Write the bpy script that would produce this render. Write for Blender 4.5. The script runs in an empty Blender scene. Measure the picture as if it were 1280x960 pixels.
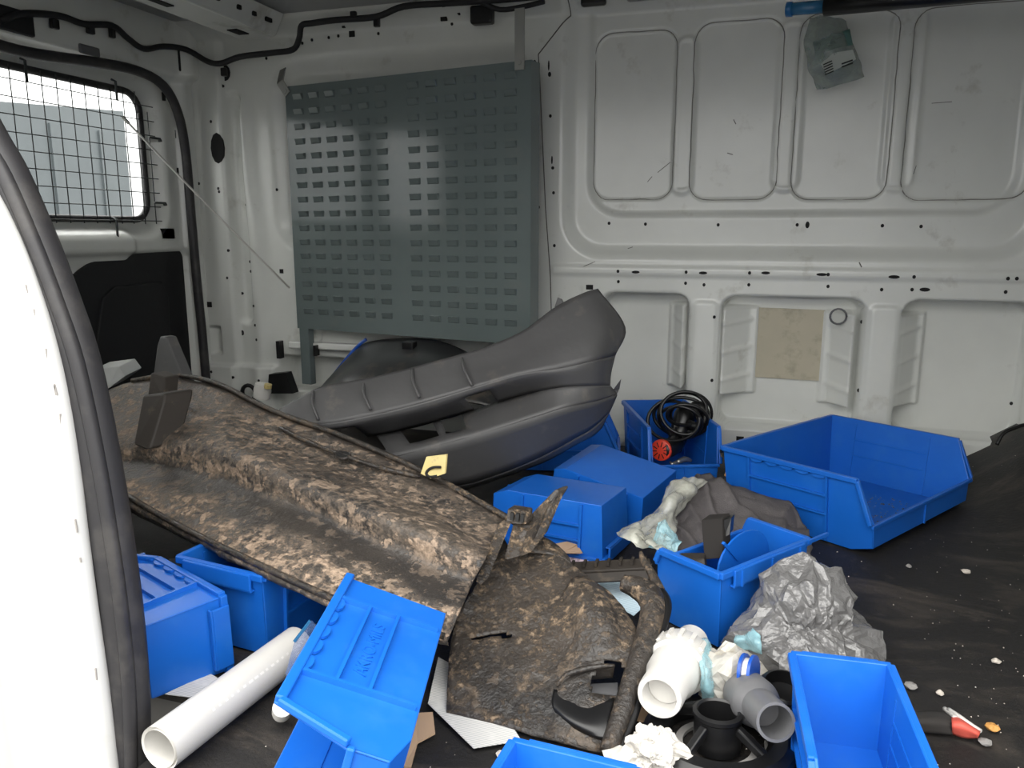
import bpy, math, random
import numpy as np
from mathutils import Vector, Matrix, Quaternion, noise

# ------------------------------------------------------------------ camera, sky, exposure
SC = bpy.context.scene
COL = SC.collection
cam_d = bpy.data.cameras.new('camera'); cam = bpy.data.objects.new('camera', cam_d); COL.objects.link(cam)
cam.location = (0, 0, 0.545)
cam.rotation_euler = (math.radians(90 - 11.0), 0, math.radians(17.4))
cam_d.sensor_width = 36.0
cam_d.lens = 36.0 * 985.0 / 1280.0
cam_d.clip_start = 0.02
SC.camera = cam
SC.view_settings.view_transform = 'Standard'
SC.view_settings.look = 'None'
SC.view_settings.gamma = 1.0
SC.view_settings.use_curve_mapping = False
SC.view_settings.exposure = 1.2

wd = bpy.data.worlds.new('overcast_sky'); SC.world = wd; wd.use_nodes = True
nt = wd.node_tree; nt.nodes.clear()
wo = nt.nodes.new('ShaderNodeOutputWorld'); bg = nt.nodes.new('ShaderNodeBackground')
tc = nt.nodes.new('ShaderNodeTexCoord'); sx = nt.nodes.new('ShaderNodeSeparateXYZ')
rp = nt.nodes.new('ShaderNodeValToRGB')
rp.color_ramp.elements[0].position = 0.0; rp.color_ramp.elements[0].color = (0.20, 0.20, 0.198, 1)
rp.color_ramp.elements[1].position = 1.0; rp.color_ramp.elements[1].color = (1.0, 0.985, 0.945, 1)
re_ = rp.color_ramp.elements.new(0.38); re_.color = (0.64, 0.635, 0.615, 1)
nt.links.new(tc.outputs['Generated'], sx.inputs[0]); nt.links.new(sx.outputs['Z'], rp.inputs[0])
nt.links.new(rp.outputs[0], bg.inputs[0]); bg.inputs[1].default_value = 3.3
nt.links.new(bg.outputs[0], wo.inputs[0])

# ------------------------------------------------------------------ materials
MATS = {}
def nodes_of(name):
    m = bpy.data.materials.new(name); m.use_nodes = True
    t = m.node_tree; b = t.nodes['Principled BSDF']
    return m, t, b
def lk(t, a, b): t.links.new(a, b)
def noise_mask(t, scale, detail=6, rough=.6, lo=.45, hi=.6, stretch=None, dist=0.0):
    c = t.nodes.new('ShaderNodeTexCoord'); n = t.nodes.new('ShaderNodeTexNoise')
    n.inputs['Scale'].default_value = scale; n.inputs['Detail'].default_value = detail
    n.inputs['Roughness'].default_value = rough; n.inputs['Distortion'].default_value = dist
    if stretch:
        mp = t.nodes.new('ShaderNodeMapping'); mp.inputs['Scale'].default_value = stretch
        lk(t, c.outputs['Object'], mp.inputs[0]); lk(t, mp.outputs[0], n.inputs['Vector'])
    else:
        lk(t, c.outputs['Object'], n.inputs['Vector'])
    r = t.nodes.new('ShaderNodeMapRange'); r.inputs[1].default_value = lo; r.inputs[2].default_value = hi
    lk(t, n.outputs['Fac'], r.inputs[0])
    return r.outputs[0]
def mixc(t, fac, a, b):
    m = t.nodes.new('ShaderNodeMix'); m.data_type = 'RGBA'
    if isinstance(fac, float): m.inputs[0].default_value = fac
    else: lk(t, fac, m.inputs[0])
    for i, v in ((6, a), (7, b)):
        if isinstance(v, tuple): m.inputs[i].default_value = (*v, 1)
        else: lk(t, v, m.inputs[i])
    return m.outputs[2]
def math_n(t, op, a, b):
    m = t.nodes.new('ShaderNodeMath'); m.operation = op
    for i, v in enumerate((a, b)):
        if isinstance(v, (int, float)): m.inputs[i].default_value = v
        else: lk(t, v, m.inputs[i])
    return m.outputs[0]
def bump(t, b, h, s, dist=.002):
    n = t.nodes.new('ShaderNodeBump'); n.inputs['Strength'].default_value = s; n.inputs['Distance'].default_value = dist
    lk(t, h, n.inputs['Height']); lk(t, n.outputs[0], b.inputs['Normal'])
def mat(name, col, rough=.5, metal=0., dirt=None, dscale=20., dlo=.55, dhi=.75, bscale=None, bstr=.2, coat=0., alpha=1., spec=.5, trans=0., stretch=None):
    if name in MATS: return MATS[name]
    m, t, b = nodes_of(name)
    b.inputs['Roughness'].default_value = rough; b.inputs['Metallic'].default_value = metal
    b.inputs['Coat Weight'].default_value = coat; b.inputs['Coat Roughness'].default_value = .15
    b.inputs['Specular IOR Level'].default_value = spec
    b.inputs['Alpha'].default_value = alpha; b.inputs['Transmission Weight'].default_value = trans
    var = noise_mask(t, dscale * .37, 4, .6, .3, .7)
    c = mixc(t, var, tuple(x * .93 for x in col), tuple(min(1, x * 1.06) for x in col))
    if dirt:
        c = mixc(t, noise_mask(t, dscale, 8, .65, dlo, dhi, stretch), c, dirt)
    lk(t, c, b.inputs['Base Color'])
    if bscale: bump(t, b, noise_mask(t, bscale, 6, .6, .2, .8), bstr)
    MATS[name] = m
    return m

def mud_material(name, amount, tone=(.46, .34, .245), bands=None):
    m, t, b = nodes_of(name)
    big = noise_mask(t, 5.5, 5, .6, .40, .60, None, .5)
    if bands:          # where the mud has settled across the width of the arch
        uvn = t.nodes.new('ShaderNodeUVMap'); uvn.uv_map = 'sheet_uv'; sp_ = t.nodes.new('ShaderNodeSeparateXYZ'); lk(t, uvn.outputs[0], sp_.inputs[0])
        wob = math_n(t, 'MULTIPLY', math_n(t, 'SUBTRACT', noise_mask(t, 9, 5, .6, 0., 1.), .5), .22)
        cr_ = t.nodes.new('ShaderNodeValToRGB'); lk(t, math_n(t, 'ADD', sp_.outputs[1], wob), cr_.inputs[0])
        el = cr_.color_ramp.elements
        el[0].position, el[0].color = bands[0][0], (bands[0][1],) * 3 + (1,)
        el[1].position, el[1].color = bands[-1][0], (bands[-1][1],) * 3 + (1,)
        for p_, v_ in bands[1:-1]:
            e_ = el.new(p_); e_.color = (v_,) * 3 + (1,)
        big = math_n(t, 'MULTIPLY', math_n(t, 'ADD', math_n(t, 'MULTIPLY', big, .55), .45), cr_.outputs[0])
    fine = noise_mask(t, 75, 9, .75, .52 - amount * .07, .60 - amount * .05)
    spots = math_n(t, 'MAXIMUM', noise_mask(t, 26, 4, .6, .60 - amount * .03, .64 - amount * .03), noise_mask(t, 58, 3, .6, .60 - amount * .02, .63 - amount * .02))
    msk = math_n(t, 'MINIMUM', math_n(t, 'ADD', math_n(t, 'MULTIPLY', big, fine), math_n(t, 'MULTIPLY', spots, (.12 + .73 * amount))), 1.0)
    film_ = noise_mask(t, 8, 8, .65, .40, .70)
    if bands: film_ = math_n(t, 'MULTIPLY', film_, math_n(t, 'ADD', math_n(t, 'MULTIPLY', cr_.outputs[0], .8), .2)); msk = math_n(t, 'MULTIPLY', msk, math_n(t, 'ADD', math_n(t, 'MULTIPLY', cr_.outputs[0], .8), .2))
    base = mixc(t, film_, (.010 + .016 * amount, .009 + .015 * amount, .0085 + .0145 * amount), (.042 + .085 * amount, .034 + .07 * amount, .028 + .055 * amount))
    crumb = noise_mask(t, 160, 4, .6, .35, .7)
    mudc = mixc(t, crumb, tuple(x * .45 for x in tone), tone)
    c = mixc(t, msk, base, mudc)
    lk(t, c, b.inputs['Base Color'])
    r = t.nodes.new('ShaderNodeMapRange'); r.inputs[3].default_value = .40; r.inputs[4].default_value = .95
    lk(t, msk, r.inputs[0]); lk(t, r.outputs[0], b.inputs['Roughness'])
    h = math_n(t, 'ADD', msk, math_n(t, 'MULTIPLY', crumb, .35))
    bump(t, b, h, .7, .003)
    MATS[name] = m
    return m

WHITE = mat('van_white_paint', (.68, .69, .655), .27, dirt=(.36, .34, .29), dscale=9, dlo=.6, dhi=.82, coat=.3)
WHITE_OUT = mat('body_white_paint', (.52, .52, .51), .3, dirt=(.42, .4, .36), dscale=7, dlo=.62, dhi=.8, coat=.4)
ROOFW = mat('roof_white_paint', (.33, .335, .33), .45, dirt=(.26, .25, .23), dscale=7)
HOLE = mat('hole_black', (.006, .006, .006), .8)
SEAM = mat('seam_sealer', (.10, .095, .085), .7)
SEAL2 = mat('thin_sealer_line', (.22, .21, .19), .7)
RUBBER = mat('black_rubber', (.022, .021, .023), .52, dirt=(.07, .065, .06), dscale=14, dlo=.5, dhi=.8)
LOOM = mat('black_loom_tape', (.012, .012, .014), .6, bscale=200, bstr=.4)
TRIM = mat('black_door_trim', (.006, .0065, .008), .6, bscale=90, bstr=.2)
PANEL = mat('slate_grey_powder_coat', (.128, .156, .154), .13, dirt=(.15, .165, .16), dscale=12)
ZINC = mat('zinc_steel', (.42, .42, .40), .4, .85)
WIRE = mat('dark_wire', (.05, .055, .055), .5, .4)
BLUE = mat('blue_polypropylene', (.007, .112, .50), .36, dirt=(.02, .14, .51), dscale=16, dlo=.5, dhi=.8, spec=.45)
BUMPER = mat('charcoal_bumper_plastic', (.066, .065, .066), .5, dirt=(.14, .125, .11), dscale=16, dlo=.58, dhi=.8, bscale=60, bstr=.15)
MUD = mud_material('muddy_black_plastic', 1.0, bands=[(0, .35), (.15, .75), (.36, .55), (.44, 1.0), (.50, .08), (.60, .05), (.68, 1.0), (.82, 1.0), (.88, .1), (1, .05)])
MUD2 = mud_material('dusty_black_plastic', .15, (.30, .215, .14))
BROWNBAR = mat('dirty_brown_black_plastic', (.022, .017, .013), .65, dirt=(.08, .06, .04), dscale=30, dlo=.58, dhi=.75)
BLACKP = mat('black_plastic', (.006, .006, .0065), .36)
PVC = mat('white_pvc', (.56, .545, .515), .35, dirt=(.42, .38, .32), dscale=14, dlo=.62, dhi=.85)
GREYPVC = mat('grey_pvc', (.125, .125, .13), .42)
CLOTH = mat('charcoal_fleece', (.105, .096, .098), .95, dirt=(.14, .128, .128), dscale=60, bscale=400, bstr=.5, spec=.15)
PAPERW = mat('white_tissue', (.55, .525, .48), .8, dirt=(.45, .39, .3), dscale=15, dlo=.6, dhi=.8)
CARD = mat('brown_cardboard', (.40, .27, .17), .85)
BEIGE = mat('beige_board', (.46, .42, .32), .6, dirt=(.30, .27, .2), dscale=18, dlo=.52, dhi=.72)
YELLOW = mat('yellow_plate', (.52, .42, .17), .5, dirt=(.3, .24, .12), dscale=60)
RED = mat('red_plastic', (.75, .055, .025), .35)
REDRUB = mat('red_rubber', (.62, .10, .07), .6)
TAPEB = mat('blue_tape_plastic', (.01, .07, .36), .35)
BLUECLR = mat('blue_clear_tube', (.03, .16, .32), .2, alpha=.85)
GREYBOX = mat('grey_board', (.24, .23, .22), .8)
ORANGE = mat('orange_foam', (.55, .27, .07), .7)
CONCRETE = mat('grey_asphalt', (.10, .10, .097), .9, dirt=(.07, .07, .07), dscale=3)
STONE = mat('pale_grit', (.55, .5, .44), .9)

def film(name, col, alpha, rough=.18):
    m, t, b = nodes_of(name)
    b.inputs['Roughness'].default_value = rough; b.inputs['Specular IOR Level'].default_value = .8
    v = noise_mask(t, 22, 6, .6, .35, .7)
    lk(t, mixc(t, v, tuple(x * .75 for x in col), col), b.inputs['Base Color'])
    r = t.nodes.new('ShaderNodeMapRange'); r.inputs[3].default_value = max(0, alpha - .2); r.inputs[4].default_value = min(1, alpha + .15)
    lk(t, v, r.inputs[0]); lk(t, r.outputs[0], b.inputs['Alpha'])
    bump(t, b, noise_mask(t, 38, 5, .6, .2, .8), .6, .006)
    MATS[name] = m
    return m
BAGGREY = film('grey_bin_liner_film', (.15, .147, .147), 1.25, .22)
BAGCLEAR = film('clear_bag_film', (.62, .62, .54), .62, .2)
BAGBLUE = film('blue_tint_film', (.40, .70, .78), .55, .25)
WALLBAG = film('wall_bag_film', (.30, .37, .34), .55, .2)
DIVIDER = film('clear_blue_divider', (.10, .16, .33), .45, .1)
def glass_material():
    m, t, b = nodes_of('window_glass')
    b.inputs['Roughness'].default_value = .02; b.inputs['Transmission Weight'].default_value = 1.0
    b.inputs['IOR'].default_value = 1.05
    lk(t, mixc(t, noise_mask(t, 3, 2, .5, .3, .7), (.95, .97, .97), (.98, .99, .99)), b.inputs['Base Color'])
    return m
GLASS = glass_material()

def floor_material():
    m, t, b = nodes_of('black_load_mat')
    dust = noise_mask(t, 4.2, 9, .68, .50, .70, (1, 2.2, 1), .6)
    grit = noise_mask(t, 30, 8, .7, .56, .74)
    c = mixc(t, noise_mask(t, 1.6, 3, .5, .3, .7), (.009, .0082, .0078), (.0145, .013, .012))
    c = mixc(t, math_n(t, 'MULTIPLY', dust, .6), c, (.10, .082, .066))
    c = mixc(t, math_n(t, 'MULTIPLY', grit, .35), c, (.11, .09, .07))
    lk(t, c, b.inputs['Base Color']); b.inputs['Roughness'].default_value = .62
    bump(t, b, noise_mask(t, 160, 5, .7, .3, .7), .35, .002)
    return m
FLOORM = floor_material()

def stripes_material(name, base, ink, scale, axis='Y', lo=.55, hi=.6, nscale=20, nlo=.38):
    m, t, b = nodes_of(name)
    c = t.nodes.new('ShaderNodeTexCoord'); w = t.nodes.new('ShaderNodeTexWave')
    w.bands_direction = axis; w.inputs['Scale'].default_value = scale; w.inputs['Distortion'].default_value = 0
    lk(t, c.outputs['Object'], w.inputs[0])
    r = t.nodes.new('ShaderNodeMapRange'); r.inputs[1].default_value = lo; r.inputs[2].default_value = hi
    lk(t, w.outputs['Fac'], r.inputs[0])
    k = math_n(t, 'MULTIPLY', r.outputs[0], noise_mask(t, nscale, 3, .6, nlo, nlo + .1))
    lk(t, mixc(t, k, base, ink), b.inputs['Base Color']); b.inputs['Roughness'].default_value = .7
    return m
PRINT = stripes_material('printed_paper', (.62, .61, .585), (.42, .42, .41), 110, 'Y')
PRINTB = stripes_material('pale_blue_paper', (.62, .76, .82), (.42, .55, .62), 90, 'Y')
PINKP = stripes_material('pink_paper', (.75, .60, .62), (.5, .38, .4), 30, 'X')

# ------------------------------------------------------------------ builders
def link(o, parent=None):
    COL.objects.link(o)
    if parent is not None:
        o.parent = parent
    return o
def mesh_obj(name, V, F, m, parent=None, smooth=False, world=False):
    """V in the parent's local space, or in world space when world=True."""
    V = [tuple(map(float, v)) for v in V]
    if parent is not None and world:
        top = parent
        while top.parent is not None: top = top.parent
        rot = top.rotation_quaternion if top.rotation_mode == 'QUATERNION' else top.rotation_euler
        iv = (Matrix.Translation(top.location) @ rot.to_matrix().to_4x4()).inverted()
        V = [tuple(iv @ Vector(v)) for v in V]
    me = bpy.data.meshes.new(name); me.from_pydata(V, [], F); me.update()
    me.materials.append(m)
    if smooth: me.polygons.foreach_set('use_smooth', [True] * len(me.polygons))
    o = bpy.data.objects.new(name, me)
    return link(o, parent)
def tag(o, label=None, cat=None, group=None, kind=None):
    if label: o['label'] = label
    if cat: o['category'] = cat
    if group: o['group'] = group
    if kind: o['kind'] = kind
    return o
def empty(name, loc, label, cat, group=None, quat=None):
    o = bpy.data.objects.new(name, None); o.empty_display_size = .05
    o.location = loc
    if quat is not None:
        o.rotation_mode = 'QUATERNION'; o.rotation_quaternion = quat
    link(o)
    return tag(o, label, cat, group)
def own_origin(o):
    """move a top-level mesh's origin to the bottom centre of its bounds"""
    me = o.data
    co = np.array([v.co for v in me.vertices])
    c = Vector(((co[:, 0].min() + co[:, 0].max()) / 2, (co[:, 1].min() + co[:, 1].max()) / 2, co[:, 2].min()))
    me.transform(Matrix.Translation(-c)); o.location = c
    return o
class MB:
    def __init__(s): s.V = []; s.F = []
    def add(s, V, F):
        n = len(s.V); s.V += [tuple(v) for v in V]; s.F += [tuple(i + n for i in f) for f in F]; return s
    def box(s, c, d, M=None):
        V = [Vector((c[0] + a * d[0] / 2, c[1] + b * d[1] / 2, c[2] + e * d[2] / 2)) for a in (-1, 1) for b in (-1, 1) for e in (-1, 1)]
        if M is not None: V = [M @ v for v in V]
        return s.add(V, [(0, 1, 3, 2), (4, 6, 7, 5), (0, 4, 5, 1), (2, 3, 7, 6), (0, 2, 6, 4), (1, 5, 7, 3)])
    def prism(s, poly, off):
        """closed 3-D polygon extruded by the vector off"""
        n = len(poly); off = Vector(off)
        V = [Vector(p) for p in poly] + [Vector(p) + off for p in poly]
        F = [tuple(range(n - 1, -1, -1)), tuple(range(n, 2 * n))] + [(i, (i + 1) % n, n + (i + 1) % n, n + i) for i in range(n)]
        return s.add(V, F)
    def bar(s, a, b, w, h, up=(0, 0, 1)):
        a = Vector(a); b = Vector(b); d = (b - a).normalized(); upv = Vector(up)
        if abs(d.dot(upv)) > .98: upv = Vector((1, 0, 0))
        x = d.cross(upv).normalized(); z = x.cross(d).normalized()
        q = [x * w / 2 * i + z * h / 2 * j for i, j in ((-1, -1), (1, -1), (1, 1), (-1, 1))]
        return s.add([a + p for p in q] + [b + p for p in q], [(3, 2, 1, 0), (4, 5, 6, 7)] + [(i, (i + 1) % 4, 4 + (i + 1) % 4, 4 + i) for i in range(4)])
    def obj(s, name, m, parent=None, smooth=False, world=False, bev=0):
        o = mesh_obj(name, s.V, s.F, m, parent, smooth, world)
        if bev:
            md = o.modifiers.new('bevel', 'BEVEL'); md.width = bev; md.segments = 2; md.limit_method = 'ANGLE'
        return o
def catmull(P, n):
    P = np.asarray(P, float); k = len(P)
    ext = np.concatenate([[2 * P[0] - P[1]], P, [2 * P[-1] - P[-2]]])
    out = []
    for i in range(k - 1):
        p0, p1, p2, p3 = ext[i:i + 4]
        for j in range(n):
            t = j / n
            out.append(.5 * ((2 * p1) + (p2 - p0) * t + (2 * p0 - 5 * p1 + 4 * p2 - p3) * t * t + (3 * p1 - p0 - 3 * p2 + p3) * t ** 3))
    out.append(P[-1])
    return np.array(out)
def sheet(name, rows, m, parent=None, nu=5, nv=5, thick=.003, disp=None, cut=None, world=True, smooth=True):
    """smooth sheet through a net of control points; disp(u, v, p) -> offset along the normal; cut(u, v) drops faces"""
    A = np.array([catmull(r, nu) for r in rows])
    A = np.array([catmull(A[:, i], nv) for i in range(A.shape[1])]).transpose(1, 0, 2)
    R, C_ = A.shape[:2]
    if disp:
        du = np.gradient(A, axis=1); dv = np.gradient(A, axis=0); N = np.cross(du, dv)
        N /= (np.linalg.norm(N, axis=2, keepdims=True) + 1e-9)
        for i in range(R):
            for j in range(C_):
                A[i, j] += N[i, j] * disp(j / (C_ - 1), i / (R - 1), A[i, j])
    F = [(i * C_ + j, i * C_ + j + 1, (i + 1) * C_ + j + 1, (i + 1) * C_ + j) for i in range(R - 1) for j in range(C_ - 1)
         if not (cut and cut((j + .5) / (C_ - 1), (i + .5) / (R - 1)))]
    o = mesh_obj(name, A.reshape(-1, 3), F, m, parent, smooth, world)
    uv = o.data.uv_layers.new(name='sheet_uv'); vi = np.empty(len(o.data.loops), int); o.data.loops.foreach_get('vertex_index', vi)
    uv.data.foreach_set('uv', np.stack([(vi % C_) / (C_ - 1), (vi // C_) / (R - 1)], 1).ravel())
    if thick:
        md = o.modifiers.new('thickness', 'SOLIDIFY'); md.thickness = thick; md.offset = 0
    return o
def tube_geo(P, r, seg=8, cap=True, n=1):
    P = catmull(P, n) if n > 1 else np.asarray(P, float)
    k = len(P); rs = np.asarray(r, float) if np.ndim(r) else np.full(k, float(r))
    if len(rs) != k: rs = np.interp(np.linspace(0, 1, k), np.linspace(0, 1, len(rs)), rs)
    V = []; F = []; prev = None
    for i in range(k):
        d = Vector(P[min(i + 1, k - 1)] - P[max(i - 1, 0)]).normalized()
        if prev is None:
            a = d.orthogonal().normalized()
        else:
            a = (prev - d * prev.dot(d)).normalized()
        prev = a; b = d.cross(a)
        for j in range(seg):
            t = 2 * math.pi * j / seg
            V.append(Vector(P[i]) + (a * math.cos(t) + b * math.sin(t)) * rs[i])
    for i in range(k - 1):
        for j in range(seg):
            F.append((i * seg + j, i * seg + (j + 1) % seg, (i + 1) * seg + (j + 1) % seg, (i + 1) * seg + j))
    if cap:
        F.append(tuple(range(seg - 1, -1, -1))); F.append(tuple(range((k - 1) * seg, k * seg)))
    return V, F
def tube(name, P, r, m, parent=None, seg=8, n=1, world=True, smooth=True):
    V, F = tube_geo(P, r, seg, True, n)
    return mesh_obj(name, V, F, m, parent, smooth, world)
def lathe_geo(prof, a, d, seg=32):
    """profile [(radius, distance along the axis)] turned about the axis through a along d"""
    a = Vector(a); d = Vector(d).normalized(); x = d.orthogonal().normalized(); y = d.cross(x)
    V = []; F = []; k = len(prof)
    for r, h in prof:
        for j in range(seg):
            t = 2 * math.pi * j / seg
            V.append(a + d * h + (x * math.cos(t) + y * math.sin(t)) * max(r, 1e-5))
    for i in range(k - 1):
        for j in range(seg):
            F.append((i * seg + j, i * seg + (j + 1) % seg, (i + 1) * seg + (j + 1) % seg, (i + 1) * seg + j))
    return V, F
def lathe(name, prof, a, d, m, parent=None, seg=32, world=True, sharp=True):
    V, F = lathe_geo(prof, a, d, seg)
    o = mesh_obj(name, V, F, m, parent, True, world)
    if sharp:
        md = o.modifiers.new('edges', 'EDGE_SPLIT'); md.split_angle = math.radians(35)
    return o
def crumple(name, lobes, centre, m, parent=None, sub=3, amp=.12, seed=0, zmin=None, fine=2, smooth=False):
    """one closed crumpled skin with flat facets and sharp creases: star-shaped union of ellipsoid lobes [(centre, radii)]"""
    import bmesh
    rn = random.Random(int(seed * 17) + 5)
    bm = bmesh.new(); bmesh.ops.create_icosphere(bm, subdivisions=sub, radius=1)
    c0 = Vector(centre)
    for v in bm.verts:
        d = (v.co.normalized() + Vector([rn.uniform(-1, 1) for _ in range(3)]) * (.32 / 2 ** (sub - 1))).normalized(); best = .004
        for c, r in lobes:
            o = Vector([(c0[i] - c[i]) / r[i] for i in range(3)]); dd = Vector([d[i] / r[i] for i in range(3)])
            A = dd.dot(dd); B = 2 * o.dot(dd); Cc = o.dot(o) - 1; q = B * B - 4 * A * Cc
            if q > 0:
                t = (-B + math.sqrt(q)) / (2 * A)
                if t > best: best = t
        v.co = c0 + d * best * (1 + amp * rn.uniform(-1, .7))
    bm.normal_update()
    size = sum((v.co - c0).length for v in bm.verts) / len(bm.verts)
    for k in range(fine):
        bmesh.ops.subdivide_edges(bm, edges=bm.edges[:], cuts=1, use_grid_fill=True)
        bm.normal_update()
        s = size * amp * (.32, .10, .05)[k]
        for v in bm.verts: v.co += v.normal * rn.uniform(-1, 1) * s
    if zmin is not None:
        for v in bm.verts:
            if v.co.z < zmin: v.co.z = zmin + (v.co.z - zmin) * .04
    bm.verts.index_update()
    V = [v.co.copy() for v in bm.verts]; F = [tuple(w.index for w in f.verts) for f in bm.faces]
    bm.free()
    return mesh_obj(name, V, F, m, parent, smooth, True)

# ------------------------------------------------------------------ the van: pressed side wall
YW, XR, ZR = 1.975, -1.6, 1.10
def rr(x, z, x0, x1, z0, z1, r):
    cx, cz = (x0 + x1) / 2, (z0 + z1) / 2
    qx = np.abs(x - cx) - ((x1 - x0) / 2 - r); qz = np.abs(z - cz) - ((z1 - z0) / 2 - r)
    return np.hypot(np.maximum(qx, 0), np.maximum(qz, 0)) + np.minimum(np.maximum(qx, qz), 0) - r
def st(d, w):
    t = np.clip(.5 - d / w, 0, 1); return t * t * (3 - 2 * t)
def ramp(x, a, b):
    t = np.clip((x - a) / (b - a), 0, 1); return t * t * (3 - 2 * t)
def wx(p): return p[0]
def wz(p): return p[1]
def rect_px(a, b): return (a[0], b[0], b[1], a[1])        # upper left, lower right in wall coordinates
PANELS = [rect_px((-0.4166, 1.0150), (-0.2188, 0.6217)), rect_px((-0.1795, 1.0226), (0.0215, 0.6189)), rect_px((0.0540, 1.0252), (0.2610, 0.6161)), rect_px((0.2896, 1.0198), (0.5415, 0.6128))]
BEADS = [rect_px((-0.2219, 0.9945), (-0.1721, 0.6342)), rect_px((0.0110, 1.0152), (0.0694, 0.6363)), rect_px((0.2441, 1.0266), (0.3162, 0.6327))]
WINS = [rect_px((-0.3816, 0.3913), (-0.1656, 0.0118)), rect_px((-0.0859, 0.3884), (0.2338, 0.0664)), rect_px((0.3147, 0.3892), (0.5819, 0.0734))]
#           x at opening edge, x at the far lip, z range
FLANGES = [((-0.1785, 0.3291), (-0.2057, 0.3282), (-0.1954, 0.3641), (-0.1871, 0.1514), 0), ((-0.0793, 0.3324), (-0.0198, 0.3344), (-0.0527, 0.3604), (-0.0413, 0.1422), 1),
           ((0.2127, 0.3421), (0.1679, 0.3406), (0.1893, 0.3563), (0.2062, 0.1288), 1), ((0.3169, 0.3456), (0.3579, 0.3470), (0.3327, 0.3534), (0.3517, 0.1368), 2)]
def wall_off(x, z):
    """depth of the pressing behind the plane y = YW (metres, positive is further out)"""
    x = np.asarray(x, float); z = np.asarray(z, float)
    y = np.zeros(np.broadcast(x, z).shape)
    y = y + .026 * st(rr(x, z, -.474, .56, .492, 1.2, .09), .040)           # big dished field
    y = y + .014 * st(rr(x, z, -.425, .52, .585, 1.16, .085), .018)
    for p in PANELS: y = y + .007 * st(rr(x, z, *p, .042), .008)
    for p in BEADS:
        y = y - .007 * st(rr(x, z, *p, (p[1] - p[0]) / 2 - .001), .012) + .004 * st(rr(x, z, p[0] + .009, p[1] - .009, p[2] + .009, p[3] - .009, .010), .008)
    y = y - .006 * ramp(z, .432, .440) * ramp(-z, -.462, -.455) * (x > -.51)  # rail with slots
    y = y + .004 * ramp(z, .03, .05) * ramp(-z, -.425, -.41) * ramp(x, -.5, -.49) * 0
    for w in WINS: y = y + .085 * st(rr(x, z, *w, .034), .007)
    for e, f, zt_, zb_, wi in FLANGES:
        x0, x1, z0, z1 = e[0], f[0], zb_[1], zt_[1]
        s = np.clip((x - x0) / (x1 - x0), -.2, 1.5)
        zone = ((s > -.05) & (s < 1.32) & (z > z0) & (z < z1))
        depth = np.where(s < 1, .010 + .055 * np.clip(s, 0, 1), .065)
        for k in (.2, .52, .84):
            zc = z0 + (z1 - z0) * k
            depth = depth - .006 * np.exp(-((z - zc - (s - .5) * .01) / .005) ** 2) * (s < 1.1)
        y = np.where(zone, np.minimum(y, depth), y)
    # hat-section posts between the openings
    for a, b in (((-0.1530, 0.2304), (-0.0973, 0.2331)), ((0.2456, 0.2499), (0.3048, 0.2527))):
        y = y - .006 * st(rr(x, z, a[0], b[0], .02, .375, .012), .012)
    # left-hand field behind the louvred panel
    y = y + .022 * st(rr(x, z, -1.30, -.565, .50, .985, .08), .06)
    y = y + .008 * st(rr(x, z, -1.245, -1.0, .55, .92, .06), .010)
    y = y + .008 * st(rr(x, z, -.97, -.76, .55, .945, .06), .010)
    # rear corner post: steps
    y = y - .018 * ramp(-x, 1.455, 1.475)
    y = y - .016 * np.exp(-((x + 1.385 + .02 * ramp(z, .5, .75)) / .028) ** 2) * ramp(-z, -.93, -.86)
    y = y + .018 * st(rr(x, z, -1.455, -1.415, .28, .92, .02), .02)
    y = y - .022 * st(rr(x, z, -1.60, -1.34, -.1, .155, .01), .008)
    y = y + .07 * st(rr(x, z, -1.33, -1.12, .09, .185, .008), .010)
    y = y + .05 * st(rr(x, z, -1.555, -1.52, .185, .265, .004), .006)
    y = y + .03 * st(rr(x, z, -1.235, -1.195, .235, .33, .008), .008)
    # gutter under the roof
    y = y - .05 * ramp(z, 1.055, 1.10)
    return y
def heightfield_wall():
    xs = np.arange(-1.64, .86, .0046); zs = np.arange(-.02, 1.112, .0046)
    X, Z = np.meshgrid(xs, zs); Yv = YW + wall_off(X, Z)
    V = np.stack([X, Yv, Z], -1).reshape(-1, 3); nx = len(xs); nz = len(zs)
    i = np.arange(nz - 1)[:, None] * nx + np.arange(nx - 1)[None]
    F = np.stack([i, i + 1, i + nx + 1, i + nx], -1).reshape(-1, 4)
    me = bpy.data.meshes.new('wall_far')
    me.vertices.add(len(V)); me.vertices.foreach_set('co', V.ravel())
    me.loops.add(F.size); me.loops.foreach_set('vertex_index', F.ravel())
    me.polygons.add(len(F)); me.polygons.foreach_set('loop_start', np.arange(0, F.size, 4)); me.polygons.foreach_set('loop_total', np.full(len(F), 4))
    me.update(); me.validate(); me.materials.append(WHITE)
    me.polygons.foreach_set('use_smooth', [True] * len(F))
    return tag(link(bpy.data.objects.new('wall_far', me)), kind='structure')
wall = heightfield_wall()

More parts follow.
